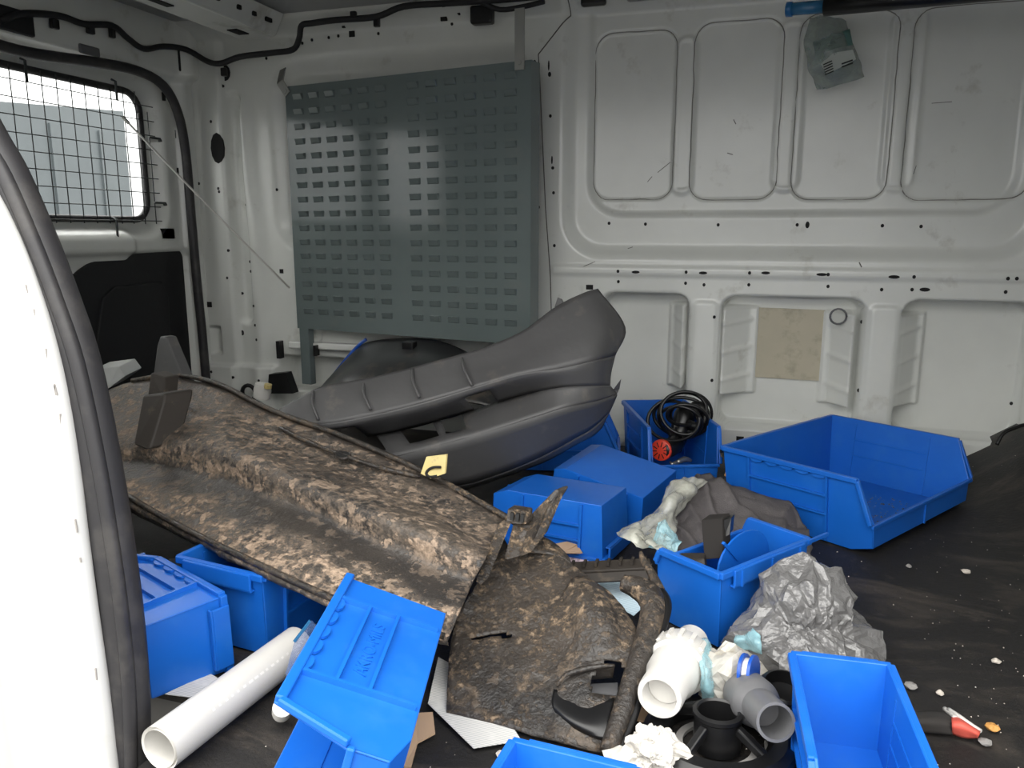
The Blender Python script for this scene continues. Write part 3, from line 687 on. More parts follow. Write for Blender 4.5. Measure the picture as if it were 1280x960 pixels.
# ------------------------------------------------------------------ blue storage bins
def bin_(pose, dims, label, group='blue storage bins', lettering=False, name='storage_bin', yb=.88, hf=.42, tap=.93, ribs=True):
    """stack-and-hang bin: back at +y, open hopper front at -y, z up"""
    L, W, H = dims; ch, hc = .13 * L, .10 * H; t = .0032
    root = empty(name, pose[0], label, 'bin', group, Quaternion(Vector(pose[1])))
    def wx_(z): return W / 2 * (tap + (1 - tap) * z / H)
    yB = lambda z: L / 2 * (tap + (1 - tap) * z / H)
    ybr = L / 2 - yb * L; zl = hf * H
    b = MB()
    side = [(yB(0), 0), (yB(H), H), (ybr, H), (-L / 2, zl), (-L / 2, hc), (-L / 2 + ch, 0)]
    for s in (1, -1):
        o_ = [Vector((s * wx_(z), y, z)) for y, z in side]; i_ = [v - Vector((s * t, 0, 0)) for v in o_]
        V = o_ + i_; n = 6; F = [tuple(range(n)), tuple(range(2 * n - 1, n - 1, -1))] + [(i, n + i, n + (i + 1) % n, (i + 1) % n) for i in range(n)]
        if s < 0: F = [f[::-1] for f in F]
        b.add(V, [f[::-1] for f in F])
    def slab(p, q):
        """wall spanning the width between the profile points p and q, thickened inwards"""
        (y0, z0), (y1, z1) = p, q
        d = Vector((0, y1 - y0, z1 - z0)).normalized(); nrm = Vector((0, -d.z, d.y)) * t
        a = [Vector((-wx_(z0), y0, z0)), Vector((wx_(z0), y0, z0)), Vector((wx_(z1), y1, z1)), Vector((-wx_(z1), y1, z1))]
        c = [v + nrm for v in a]
        b.add(a + c, [(3, 2, 1, 0), (4, 5, 6, 7)] + [(i, (i + 1) % 4, 4 + (i + 1) % 4, 4 + i) for i in range(4)])
    slab((yB(0), 0), (yB(H), H)); slab((-L / 2 + ch, 0), (yB(0), 0)); slab((-L / 2, hc), (-L / 2 + ch, 0)); slab((-L / 2, zl), (-L / 2, hc))
    body = b.obj('body', BLUE, root, bev=.0012)
    rim = MB(); rw, rh = .007, .0095
    for s in (1, -1):
        x = s * (W / 2 + rw * .3)
        rim.bar((x, L / 2, H - rh / 2), (x, ybr, H - rh / 2), rw, rh)
        rim.bar((x, ybr, H - rh / 2), (x, -L / 2 + .001, zl), rw, rh * .8)
    rim.bar((-W / 2 - rw * .3, L / 2 + .001, H - rh / 2), (W / 2 + rw * .3, L / 2 + .001, H - rh / 2), rw, rh)
    rimo = rim.obj('rim', BLUE, root, bev=.0015)
    lipm = MB(); lipm.bar((-W / 2, -L / 2 - .001, zl - .003), (W / 2, -L / 2 - .001, zl - .003), .006, .007); lipm.obj('front_lip', BLUE, root, bev=.0015)
    hl = MB(); hl.box((0, L / 2 + .006, H - .012), (W * .8, .004, .022)); hl.box((0, L / 2 + .003, H - .024), (W * .8, .008, .003)); hl.obj('hanging_lip', BLUE, root, bev=.001)
    ft = MB()
    ft.bar((0, -L / 2 - .0015, hc), (0, -L / 2 - .0015, zl - .004), .004, .003, (0, 1, 0)); ft.obj('front_rib', BLUE, body)
    if ribs:
        ya_, yb_ = L * .30, -L * .22
        for s in (1, -1):
            def xs_(z): return s * (wx_(z) + .0005)
            for y in (ya_, yb_):
                r = MB(); r.bar((xs_(0) , y, .004), (xs_(H - rh), y, H - rh), .004, .010, (s, 0, 0)); r.obj('side_rib', BLUE, body)
            for zf in (.40, .66):
                r = MB(); z = H * zf; r.bar((xs_(z), ya_, z), (xs_(z), yb_, z), .0035, .010, (s, 0, 0)); r.obj('side_rib', BLUE, body)
            sc = MB()
            for k in range(5):
                y = ya_ + (yb_ - ya_) * (k + .5) / 5; w = (ya_ - yb_) / 5 * .42
                pts = [Vector((s * (W / 2 + .0005), y + w * math.cos(a), H - rh - .006 * math.sin(a))) for a in np.linspace(0, math.pi, 7)]
                sc.prism(pts, (s * .003, 0, 0))
            sc.obj('finger_grip', BLUE, rimo)
    if lettering:
        cu = bpy.data.curves.new('lettering', 'FONT'); cu.body = 'AKRO-MILS'; cu.size = H * .15; cu.extrude = .0006; cu.align_x = 'CENTER'
        tmp = bpy.data.objects.new('tmp', cu); COL.objects.link(tmp)
        dg = bpy.context.evaluated_depsgraph_get(); me = bpy.data.meshes.new_from_object(tmp.evaluated_get(dg))
        bpy.data.objects.remove(tmp); me.materials.clear(); me.materials.append(BLUE)
        # text runs along y on the +x side
        M = Matrix(((0, 0, 1, wx_(H * .5) + .0008), (1, 0, 0, (ya_ + yb_) / 2), (0, 1, 0, H * .475), (0, 0, 0, 1)))
        me.transform(M)
        o = bpy.data.objects.new('raised_lettering', me); link(o, body)
    return root
BINS = {}
BINS['a'] = bin_(((.187, 1.632, 0), (0, 0, .995)), (.302, .411, .134), 'widest blue bin, low and broad, sitting empty near the white wall', yb=.90, hf=.43)
BINS['b'] = bin_(((-.184, 1.794, 0), (0, 0, .370)), (.293, .150, .133), 'upright blue bin holding the corded black tool', yb=.93, hf=.41)
BINS['g'] = bin_(((.113, .704, 0), (0, 0, .063)), (.270, .096, .098), 'empty upright blue bin beside the grey pipe reducer', yb=.66)
BINS['j'] = bin_(((-.640, .905, 0), (0, 0, 3.009)), (.20, .145, .117), 'upright blue bin tucked under the muddy liner, near the white pipe', yb=.82)
BINS['f'] = bin_(((-.015, 1.106, 0), (0, 0, 4.09)), (.112, .197, .110), 'squat blue bin holding a black block and a rounded blue divider', yb=.93, hf=.8, ribs=False)
for k in (-.33, 0, .33):
    MB().box((.197 * k, .112 / 2 + .0075, .110 - .014), (.003, .006, .022)).obj('lip_rib', BLUE, BINS['f'])
MB().box((-.115, .112 / 2 + .004, .110 - .003), (.05, .004, .005)).obj('lip_tang', BLUE, BINS['f'])
BINS['h'] = bin_(((-.301, .636, .063), (-.684, 4.866, -.756)), (.259, .135, .120), 'blue bin tipped on its side with raised lettering, against the muddy liner', lettering=True, yb=.895, hf=.40)
BINS['i'] = bin_(((-.775, .726, .048), (2.509, 1.661, 2.564)), (.271, .101, .099), 'blue bin lying on its side next to the door pillar', yb=.62)
BINS['e'] = bin_(((-.313, 1.295, .100), (-7.231, -6.087, .149)), (.209, .132, .098), 'upturned blue bin behind the liner fins, base showing', yb=.82)
BINS['d'] = bin_(((-.243, 1.455, .096), (2.699, 1.966, .002)), (.197, .153, .086), 'upturned blue bin leaning on the bin with the corded tool', yb=.82)
BINS['c'] = bin_(((-.405, 1.765, 0), (0, 0, 1.75)), (.22, .13, .127), 'blue bin half hidden behind the torn end of the bumper', yb=.85)
BINS['l'] = bin_(((-.465, .98, 0), (0, 0, .2)), (.20, .13, .112), 'blue bin deep in shade below the muddy liner', yb=.85)
BINS['k'] = bin_(((-.141, .539, 0), (0, 0, -.063)), (.20, .13, .069), 'blue bin at the door sill in front of the muddy liner plate', yb=.85)

# ------------------------------------------------------------------ muddy wheel-arch liner
LN = empty('wheel_arch_liner', (-0.2537, 0.7500, 0.0191), 'long mud-caked black plastic wheel arch liner lying across the blue bins', 'car part')
def rough(u, v, p):
    q = Vector(p); return .0022 * noise.fractal(q * 22, .8, 2.0, 4) + .0012 * noise.noise(q * 90)
rows = [
 [(-1.2835, 1.2200, 0.2114), (-1.1988, 1.2500, 0.2435), (-1.0904, 1.2500, 0.2609), (-0.9653, 1.2200, 0.2580), (-0.8188, 1.1800, 0.2247), (-0.6477, 1.1300, 0.2026), (-0.4684, 1.0800, 0.1684), (-0.3325, 1.0300, 0.1340)],
 [(-1.2160, 1.1500, 0.1833), (-1.1274, 1.1700, 0.2162), (-1.0256, 1.1600, 0.2328), (-0.9144, 1.1400, 0.2298), (-0.7894, 1.1000, 0.2059), (-0.6180, 1.0500, 0.1803), (-0.4596, 1.0000, 0.1574), (-0.3260, 0.9600, 0.1303)],
 [(-1.1266, 1.0600, 0.1674), (-1.0369, 1.0600, 0.1864), (-0.9511, 1.0500, 0.1988), (-0.8423, 1.0250, 0.2059), (-0.7133, 0.9800, 0.2008), (-0.5649, 0.9350, 0.1813), (-0.4237, 0.8950, 0.1649), (-0.3099, 0.8750, 0.1399)],
 [(-1.1194, 1.0500, 0.1444), (-1.0220, 1.0400, 0.1532), (-0.9380, 1.0300, 0.1567), (-0.8264, 1.0000, 0.1612), (-0.7023, 0.9600, 0.1578), (-0.5692, 0.9220, 0.1463), (-0.4372, 0.8850, 0.1303), (-0.3225, 0.8620, 0.1117)],
 [(-1.0702, 1.0000, 0.1323), (-0.9801, 0.9850, 0.1388), (-0.8699, 0.9500, 0.1413), (-0.7569, 0.9100, 0.1417), (-0.6567, 0.8750, 0.1417), (-0.5298, 0.8350, 0.1334), (-0.4156, 0.8100, 0.1168), (-0.3147, 0.8000, 0.1055)],
 [(-1.0456, 0.9750, 0.1259), (-0.9609, 0.9550, 0.1275), (-0.8326, 0.9050, 0.1226), (-0.7151, 0.8550, 0.1213), (-0.6174, 0.8100, 0.1246), (-0.4912, 0.7750, 0.1126), (-0.4012, 0.7650, 0.0973), (-0.3202, 0.7750, 0.0820)],
 [(-1.0601, 0.9900, 0.1055), (-0.9744, 0.9700, 0.1075), (-0.8400, 0.9150, 0.1066), (-0.7216, 0.8650, 0.1071), (-0.6232, 0.8200, 0.1119), (-0.4968, 0.7850, 0.0997), (-0.4056, 0.7750, 0.0844), (-0.3244, 0.7850, 0.0699)]]
arch = sheet('arch', rows, MUD, LN, 9, 6, .003, rough)
prow = [
 [(-0.3382, 0.8916, 0.0795), (-0.3305, 0.9525, 0.0991), (-0.3015, 0.9998, 0.1130), (-0.2554, 1.0010, 0.1135), (-0.2226, 0.9780, 0.1038), (-0.2104, 0.9637, 0.0978)],
 [(-0.3442, 0.8665, 0.0630), (-0.3031, 0.9046, 0.0730), (-0.2556, 0.9277, 0.0827), (-0.2100, 0.9344, 0.0895), (-0.1762, 0.9338, 0.0912), (-0.1542, 0.9273, 0.0865)],
 [(-0.3388, 0.8274, 0.0405), (-0.2864, 0.8478, 0.0491), (-0.2303, 0.8668, 0.0591), (-0.1843, 0.8850, 0.0807), (-0.1494, 0.8841, 0.0823), (-0.1169, 0.8778, 0.0697)],
 [(-0.3259, 0.7867, 0.0235), (-0.2694, 0.7970, 0.0278), (-0.2140, 0.8072, 0.0341), (-0.1704, 0.8153, 0.0475), (-0.1368, 0.8193, 0.0492), (-0.1115, 0.8279, 0.0468)],
 [(-0.3130, 0.7493, 0.0078), (-0.2526, 0.7467, 0.0066), (-0.2069, 0.7418, 0.0046), (-0.1732, 0.7395, 0.0036), (-0.1466, 0.7378, 0.0029), (-0.1216, 0.7375, 0.0028)]]
def scoop(u, v): return ((u - .80) / .13) ** 2 + ((v - .79) / .085) ** 2 < 1 and v < .84
def slotcut(u, v): return .08 < u < .26 and abs(v - (.46 + (u - .1) * .15)) < .012
plate = sheet('plate', prow, MUD2, LN, 9, 12, .003, rough, lambda u, v: scoop(u, v) or slotcut(u, v))
tube('scoop_rim', [(-0.1955, 0.7946, 0.0348), (-0.1882, 0.8029, 0.0443), (-0.1690, 0.8085, 0.0526), (-0.1502, 0.8159, 0.0557), (-0.1349, 0.8237, 0.0550)], [.0015, .003, .0035, .003, .002], MUD2, plate, 8, 5)
sheet('scoop_hood', [[(-0.1950, 0.7967, 0.0356), (-0.1802, 0.8044, 0.0489), (-0.1571, 0.8137, 0.0548), (-0.1349, 0.8237, 0.0550)], [(-0.1887, 0.8017, 0.0298), (-0.1764, 0.8179, 0.0306), (-0.1576, 0.8274, 0.0326), (-0.1373, 0.8292, 0.0373)]], MUD2, plate, 5, 4, .003)
sheet('scoop_bowl', [[(-0.1985, 0.7921, 0.0317), (-0.1722, 0.7911, 0.0313), (-0.1492, 0.7905, 0.0311), (-0.1288, 0.7924, 0.0338)], [(-0.1959, 0.7751, 0.0246), (-0.1760, 0.7611, 0.0227), (-0.1506, 0.7549, 0.0221), (-0.1290, 0.7654, 0.0245)], [(-0.1855, 0.7631, 0.0175), (-0.1615, 0.7531, 0.0143), (-0.1401, 0.7474, 0.0130), (-0.1238, 0.7480, 0.0132)]], BLACKP, plate, 6, 5, .002)
tube('edge_beam', [(-0.1468, 0.9477, 0.0991), (-0.1262, 0.9412, 0.0983), (-0.1101, 0.9280, 0.0948), (-0.1030, 0.9066, 0.0858), (-0.1057, 0.8667, 0.0691), (-0.1119, 0.8188, 0.0489), (-0.1180, 0.7720, 0.0273), (-0.1242, 0.7324, 0.0087)], [.011, .0155, .017, .0155, .0135, .012, .011, .010], MUD2, LN, 10, 5)
tube('edge_bead', [(-0.1136, 0.9520, 0.1029), (-0.0964, 0.9374, 0.0967), (-0.0880, 0.9194, 0.0872), (-0.0906, 0.8812, 0.0691), (-0.0987, 0.8282, 0.0459), (-0.1062, 0.7754, 0.0227), (-0.1139, 0.7364, 0.0053)], [.004, .007, .007, .0055, .0055, .0055, .005], BLACKP, LN, 8, 5)
tube('hook_tip', [(-0.0998, 0.9395, 0.0996), (-0.1119, 0.9604, 0.1104), (-0.1263, 0.9794, 0.1204), (-0.1311, 0.9898, 0.1267)], [.008, .006, .0045, .0025], MUD2, LN, 8, 4)
tube('upper_flange', [(-1.1881, 1.2500, 0.2506), (-1.0898, 1.2500, 0.2674), (-0.9648, 1.2200, 0.2642), (-0.8184, 1.1800, 0.2306), (-0.6474, 1.1300, 0.2082), (-0.4838, 1.0850, 0.1758), (-0.3325, 1.0300, 0.1389), (-0.2788, 1.0100, 0.1260)], .005, MUD2, LN, 6, 6)
tube('stiffening_ridge', [(-0.7631, 1.1200, 0.2169), (-0.6943, 1.0950, 0.2052), (-0.6286, 1.0700, 0.1986), (-0.5509, 1.0550, 0.1875), (-0.4840, 1.0700, 0.1726)], .004, MUD2, arch, 6, 5)
tube('lower_bead', [(-0.9516, 0.9550, 0.1391), (-0.8318, 0.9050, 0.1302), (-0.7146, 0.8550, 0.1272), (-0.6170, 0.8100, 0.1302), (-0.4909, 0.7750, 0.1178), (-0.4010, 0.7650, 0.1033), (-0.3241, 0.7750, 0.0864)], .0045, MUD2, arch, 6, 5)
hd = (Vector(rows[1][6]) - Vector(rows[0][5])).cross(Vector(rows[0][6]) - Vector(rows[0][4])); hd.normalize()
if hd.z < 0: hd = -hd
hc_ = Vector((-0.6125, 1.0640, 0.1963))
lathe('drain_hole_rim', [(.0095, -.003), (.0125, .001), (.0115, .004), (.0092, .003), (.009, -.004)], hc_, hd, MUD2, arch, 24)
V, F = lathe_geo([(.0001, .0), (.0100, .0)], hc_ + hd * .0035, hd, 24); mesh_obj('drain_hole', V, F, HOLE, arch, False, True)
# post and fin near the rear end
def plate_px(name, pts, off, m, bev=.002):
    return MB().prism(pts, off).obj(name, m, LN, world=True, bev=bev)
plate_px('post', [(-0.9802, 1.0200, 0.1959), (-0.9581, 1.0200, 0.1895), (-0.9483, 1.0200, 0.1903), (-0.9487, 1.0600, 0.2590), (-0.9524, 1.0700, 0.2746), (-0.9978, 1.0700, 0.2690)], (.02, .05, .0), BROWNBAR, .004)
plate_px('post', [(-1.0154, 1.1000, 0.2619), (-1.0225, 1.1200, 0.2980), (-0.9923, 1.1200, 0.2911), (-0.9811, 1.1000, 0.2641)], (.006, .03, 0), BROWNBAR, .003)
plate_px('fin', [(-1.1302, 1.2400, 0.2525), (-1.1290, 1.2600, 0.3228), (-1.1237, 1.2650, 0.3415), (-1.1104, 1.2650, 0.3404), (-1.0524, 1.2400, 0.2570)], (.01, .02, 0), BUMPER, .003)
# fins at the front end of the arch
plate_px('fin', [(-0.3130, 0.8680, 0.1082), (-0.3212, 0.8700, 0.1116), (-0.3208, 0.9550, 0.1557), (-0.3083, 0.9550, 0.1549)], (.006, .012, .004), MUD2)
plate_px('fin', [(-0.3031, 0.9250, 0.1177), (-0.3055, 0.9750, 0.1513), (-0.2661, 0.9800, 0.1505), (-0.2753, 0.9500, 0.1200)], (.006, .02, .004), MUD2, .003)
plate_px('fin', [(-0.2804, 0.9300, 0.1242), (-0.2708, 0.9650, 0.1396), (-0.2584, 1.0100, 0.1777), (-0.2508, 1.0200, 0.1904), (-0.2577, 1.0200, 0.1908), (-0.2854, 1.0000, 0.1596), (-0.2858, 0.9700, 0.1405)], (.012, .015, .003), MUD2)
plate_px('clip_box', [(-0.3115, 0.9650, 0.1554), (-0.3140, 0.9800, 0.1705), (-0.2865, 0.9800, 0.1689), (-0.2832, 0.9650, 0.1564)], (.004, .02, 0), MUD2)
for k in range(3):
    a = 637 + k * 7
plate_px('clip_window', [(-0.3049, 0.9620, 0.1618), (-0.3056, 0.9680, 0.1698), (-0.3011, 0.9680, 0.1692), (-0.3003, 0.9620, 0.1612)], (0, .004, 0), HOLE, 0)
plate_px('clip_window', [(-0.2970, 0.9620, 0.1616), (-0.2977, 0.9680, 0.1696), (-0.2932, 0.9680, 0.1689), (-0.2924, 0.9620, 0.1610)], (0, .004, 0), HOLE, 0)
plate_px('clip_window', [(-0.2902, 0.9620, 0.1612), (-0.2909, 0.9680, 0.1692), (-0.2864, 0.9680, 0.1686), (-0.2857, 0.9620, 0.1606)], (0, .004, 0), HOLE, 0)
sheet('corner_flange', [[(-0.2868, 0.9700, 0.1150), (-0.2788, 1.0100, 0.1260)], [(-0.2512, 0.9850, 0.1087), (-0.2532, 1.0100, 0.1149)], [(-0.2241, 0.9750, 0.1048), (-0.2288, 0.9900, 0.1049)], [(-0.2202, 0.9500, 0.0911), (-0.2262, 0.9750, 0.0977)]], MUD2, LN, 4, 5, .003)
sheet('bulge', [[(-0.2213, 0.9199, 0.0834), (-0.2062, 0.9448, 0.0999), (-0.1764, 0.9343, 0.0954), (-0.1602, 0.9263, 0.0861)], [(-0.2101, 0.8916, 0.0735), (-0.1863, 0.8927, 0.0980), (-0.1583, 0.8832, 0.0940), (-0.1332, 0.8884, 0.0722)], [(-0.2032, 0.8637, 0.0598), (-0.1776, 0.8546, 0.0740), (-0.1475, 0.8489, 0.0736), (-0.1230, 0.8635, 0.0617)], [(-0.1946, 0.8293, 0.0433), (-0.1686, 0.8238, 0.0531), (-0.1436, 0.8304, 0.0558), (-0.1192, 0.8408, 0.0522)]], MUD2, LN, 7, 7, .003, rough)
yt = MB().prism([(-0.4713, 1.0450, 0.1864), (-0.4660, 1.0550, 0.2103), (-0.4346, 1.0580, 0.2160), (-0.4324, 1.0450, 0.1901), (-0.4536, 1.0400, 0.1821)], (.001, .003, 0)).obj('yellow_tag', YELLOW, LN, world=True)
yt['label'] = 'yellow tag with a black hook mark'
tube('hook_mark', [(-0.4390, 1.0460, 0.1991), (-0.4494, 1.0460, 0.1982), (-0.4585, 1.0460, 0.1936), (-0.4617, 1.0440, 0.1876), (-0.4557, 1.0420, 0.1838), (-0.4440, 1.0420, 0.1862)], .0022, HOLE, yt, 6, 4)
bar = empty('ribbed_rail', (-0.1746, 1.0300, 0.0751), 'dirty brown-black plastic rail lying flat beside the muddy plate', 'car part')
MB().prism([(-0.2485, 1.0500, 0.0725), (-0.1290, 1.0700, 0.0859), (-0.1216, 1.0500, 0.0796), (-0.2436, 1.0300, 0.0645)], (0, .004, -.014)).obj('top_web', BROWNBAR, bar, world=True, bev=.002)
MB().prism([(-0.2448, 1.0350, 0.0646), (-0.1267, 1.0550, 0.0792), (-0.1243, 1.0400, 0.0668), (-0.2410, 1.0200, 0.0522)], (0, .004, -.003)).obj('side_web', BROWNBAR, bar, world=True, bev=.002)
for k in range(7):
    q = Vector((-0.2350, 1.0430, 0.0735)).lerp(Vector((-0.1348, 1.0630, 0.0844)), k / 6)
    MB().box(q, (.004, .016, .006)).obj('rib', BROWNBAR, bar, world=True)

# ------------------------------------------------------------------ torn bumper corner
BP = empty('bumper_corner', (-0.4614, 1.3700, 0.0801), 'torn charcoal plastic bumper corner propped behind the muddy liner', 'car part')
R0 = [(-0.8290, 1.2200, 0.2226), (-0.7616, 1.2500, 0.2614), (-0.6674, 1.2900, 0.2805), (-0.5678, 1.3200, 0.3076), (-0.4726, 1.3600, 0.3359), (-0.4123, 1.3900, 0.3642), (-0.3594, 1.4200, 0.4059), (-0.3143, 1.4400, 0.4306), (-0.2899, 1.4600, 0.4386)]
R1 = [(-0.8278, 1.2100, 0.2159), (-0.7480, 1.2250, 0.2360), (-0.6529, 1.2600, 0.2571), (-0.5555, 1.2900, 0.2808), (-0.4624, 1.3300, 0.3054), (-0.3943, 1.3550, 0.3297), (-0.3294, 1.3800, 0.3583), (-0.2742, 1.4100, 0.3787), (-0.2369, 1.4600, 0.3684)]
R2 = [(-0.8249, 1.2000, 0.2094), (-0.7346, 1.2000, 0.2071), (-0.6388, 1.2300, 0.2247), (-0.5434, 1.2600, 0.2508), (-0.4637, 1.2900, 0.2759), (-0.3957, 1.3100, 0.2963), (-0.3295, 1.3350, 0.3070), (-0.2722, 1.3700, 0.3187), (-0.2516, 1.4400, 0.3179)]
R3 = [(-0.8305, 1.2200, 0.1983), (-0.7347, 1.2100, 0.1944), (-0.6381, 1.2400, 0.2107), (-0.5418, 1.2700, 0.2357), (-0.4613, 1.3000, 0.2640), (-0.3928, 1.3200, 0.2846), (-0.3265, 1.3350, 0.2986), (-0.2699, 1.3750, 0.3006), (-0.2583, 1.4400, 0.2842)]
R4 = [(-0.8612, 1.2800, 0.1741), (-0.7476, 1.2750, 0.1605), (-0.6505, 1.3150, 0.1706), (-0.5480, 1.3450, 0.1991), (-0.4687, 1.3700, 0.2253), (-0.3983, 1.3700, 0.2497), (-0.3298, 1.3500, 0.2696), (-0.2718, 1.3800, 0.2703), (-0.2592, 1.4400, 0.2598)]
R5 = [(-0.7960, 1.2350, 0.0831), (-0.6996, 1.2450, 0.1125), (-0.5926, 1.2600, 0.1482), (-0.5068, 1.2800, 0.1740), (-0.4299, 1.3000, 0.1987), (-0.3644, 1.3150, 0.2220), (-0.3157, 1.3300, 0.2381), (-0.2727, 1.3800, 0.2421), (-0.2452, 1.4400, 0.2438)]
R6 = [(-0.7857, 1.2700, 0.0314), (-0.6929, 1.2900, 0.0441), (-0.5850, 1.3100, 0.0629), (-0.5054, 1.3350, 0.0771), (-0.4404, 1.3550, 0.0993), (-0.3745, 1.3700, 0.1305), (-0.3230, 1.3900, 0.1604), (-0.2861, 1.4150, 0.1818), (-0.2590, 1.4450, 0.2094)]
R7 = [(-0.8140, 1.3300, 0.0013), (-0.7112, 1.3400, 0.0172), (-0.5990, 1.3600, 0.0372), (-0.5128, 1.3850, 0.0542), (-0.4469, 1.4000, 0.0788), (-0.3787, 1.4150, 0.1080), (-0.3278, 1.4250, 0.1384), (-0.2939, 1.4400, 0.1578), (-0.2755, 1.4550, 0.1745)]
def bnoise(u, v, p): return .0012 * noise.noise(Vector(p) * 30)
topf = sheet('top_flange', [R0, R1, R2], BUMPER, BP, 7, 6, .003, bnoise)
sheet('under_lip', [R2, R3, R4], BUMPER, BP, 7, 4, .003, bnoise, lambda u, v: v > .5 and (.1 < u < .2 or .45 < u < .52))
sheet('lamp_shelf', [R4, R5], BUMPER, BP, 7, 6, .003, bnoise, lambda u, v: (v < .6 and (.12 < u < .22 or .27 < u < .34 or .36 < u < .41)))
sheet('lower_face', [R5, R6], BUMPER, BP, 7, 5, .003, bnoise)
sheet('bottom_return', [R6, R7], BUMPER, BP, 7, 3, .003, bnoise)
for a, b in (((-0.5997, 1.3050, 0.2950), (-0.5634, 1.2500, 0.2559)), ((-0.5137, 1.3350, 0.3153), (-0.4750, 1.2800, 0.2771)), ((-0.6871, 1.2800, 0.2706), (-0.6469, 1.2250, 0.2340)), ((-0.7692, 1.2400, 0.2554), (-0.7374, 1.2000, 0.2142))):
    tube('stiffener', [a, tuple(.5 * (np.array(a) + np.array(b)) + np.array((0, -.012, .006))), b], .0028, BUMPER, topf, 6, 4)
MB().prism([(-0.2574, 1.4400, 0.2476), (-0.2501, 1.4400, 0.2557), (-0.2401, 1.4500, 0.2713), (-0.2427, 1.4500, 0.2527), (-0.2504, 1.4450, 0.2317)], (0, .004, 0)).obj('torn_tab', BUMPER, BP, world=True)
MB().prism([(-0.3625, 1.4200, 0.4058), (-0.3591, 1.4300, 0.4229), (-0.3514, 1.4300, 0.4201), (-0.3455, 1.4250, 0.4118)], (0, .004, 0)).obj('torn_tab', BUMPER, BP, world=True)

# dark arch cover behind it
AC = empty('arch_cover', (-0.9098, 1.8000, 0.1372), 'dusty dark plastic arch cover against the wall under the louvred panel', 'car part')
rows = [[(-1.1400, 1.8600, 0.0890), (-1.0693, 1.8600, 0.1774), (-1.0070, 1.8700, 0.2441), (-0.9220, 1.8800, 0.2635), (-0.7962, 1.8800, 0.2644), (-0.6932, 1.8700, 0.2329), (-0.6253, 1.8600, 0.1843)],
        [(-1.1150, 1.7800, 0.1070), (-1.0449, 1.7800, 0.1795), (-0.9787, 1.7900, 0.2314), (-0.8836, 1.8000, 0.2467), (-0.7629, 1.8000, 0.2441), (-0.6570, 1.8000, 0.2211), (-0.5854, 1.7900, 0.1790)],
        [(-1.0712, 1.6800, 0.1202), (-0.9967, 1.6800, 0.1674), (-0.9279, 1.6900, 0.2074), (-0.8358, 1.7000, 0.2243), (-0.7212, 1.7000, 0.2263), (-0.6148, 1.7000, 0.2129), (-0.5424, 1.7000, 0.1755)],
        [(-1.0346, 1.6200, 0.1056), (-0.9636, 1.6200, 0.1302), (-0.8923, 1.6200, 0.1543), (-0.7990, 1.6200, 0.1603), (-0.6888, 1.6200, 0.1674), (-0.5864, 1.6200, 0.1649), (-0.5170, 1.6200, 0.1513)]]
DUSTY = mat('dusty_dark_plastic', (.03, .031, .032), .35, dirt=(.16, .13, .10), dscale=9, dlo=.55, dhi=.75)
sheet('shell', rows, DUSTY, AC, 6, 6, .003)
MB().box((-0.8437, 1.8200, 0.2580), (.03, .03, .022)).obj('clip_block', BLACKP, AC, world=True, bev=.003)
tube('blue_edging', [(-1.1447, 1.8600, 0.0954), (-1.0686, 1.8550, 0.1827), (-1.0160, 1.8600, 0.2408), (-0.9894, 1.8650, 0.2627)], .005, TAPEB, AC, 6, 4)
for a, b in (((-1.1746, 1.9300, 0.2286), (-1.1545, 1.9300, 0.1245)),):
    pass

# ------------------------------------------------------------------ pipes and fittings
pp = empty('pvc_pipe', (-0.5750, 0.5914, 0.0000), 'white plastic pipe length lying on the floor by the tipped blue bin', 'pipe')
pa, pb = Vector((-0.5585, 0.5779, 0.0260)), Vector((-0.5377, 0.8002, 0.0260)); pdir = (pb - pa)
PIPEM = stripes_material('white_pipe_print', (.80, .78, .74), (.55, .53, .5), 60, 'X', .5, .6, 60, .5)
lathe('barrel', [(.0205, .004), (.0242, 0), (.0242, pdir.length), (.0205, pdir.length)], pa, pdir, PVC, pp, 40)
lathe('bore', [(.0206, 0), (.0206, pdir.length)], pa, pdir, PVC, pp, 40)
# faint print running along the pipe
xd = pdir.normalized(); side = Vector((xd.y, -xd.x, 0)); upv = Vector((0, 0, 1))
rnd = random.Random(4)
for k in range(16):
    a = pa + xd * (.055 + k * .0095); nrm = (side * .80 + upv * .60).normalized()
    q = a + nrm * .0241
    MB().bar(q, q + xd * rnd.uniform(.003, .007), .0028, .0006, nrm).obj('print_mark', mat('faint_print', (.66, .64, .61), .6), pp, world=True)

wf = empty('pipe_union', (-0.0814, 0.8261, 0.0000), 'chunky white plastic pipe union with ribbed collar beside the muddy plate', 'pipe fitting')
fa, fb = Vector((-0.0785, 0.7800, 0.0530)), Vector((-0.0552, 0.9300, 0.0451)); fd = fb - fa; fl_ = fd.length
lathe('body', [(.0185, .022), (.019, .0), (.024, .0), (.025, .004), (.025, fl_ * .22), (.029, fl_ * .30), (.030, fl_ * .46)], fa, fd, PVC, wf, 40)
V, F = lathe_geo([(.0001, .0), (.0182, .0)], fa + fd.normalized() * .022, fd, 32); mesh_obj('inner_stop', V, F, PVC, wf, False, True)
prof = [(.030, fl_ * .44), (.0345, fl_ * .46), (.035, fl_ * .52), (.035, fl_ * .66), (.032, fl_ * .70), (.018, fl_ * .72)]
col_ = lathe('collar', prof, fa, fd, PVC, wf, 40)
x_ = fd.orthogonal().normalized(); y_ = fd.normalized().cross(x_)
for k in range(16):
    t = 2 * math.pi * k / 16; r0 = x_ * math.cos(t) + y_ * math.sin(t)
    q = fa + fd.normalized() * (fl_ * .52) + r0 * .0350
    MB().bar(q, q + fd.normalized() * fl_ * .13, .005, .004, r0).obj('collar_rib', PVC, col_, world=True)
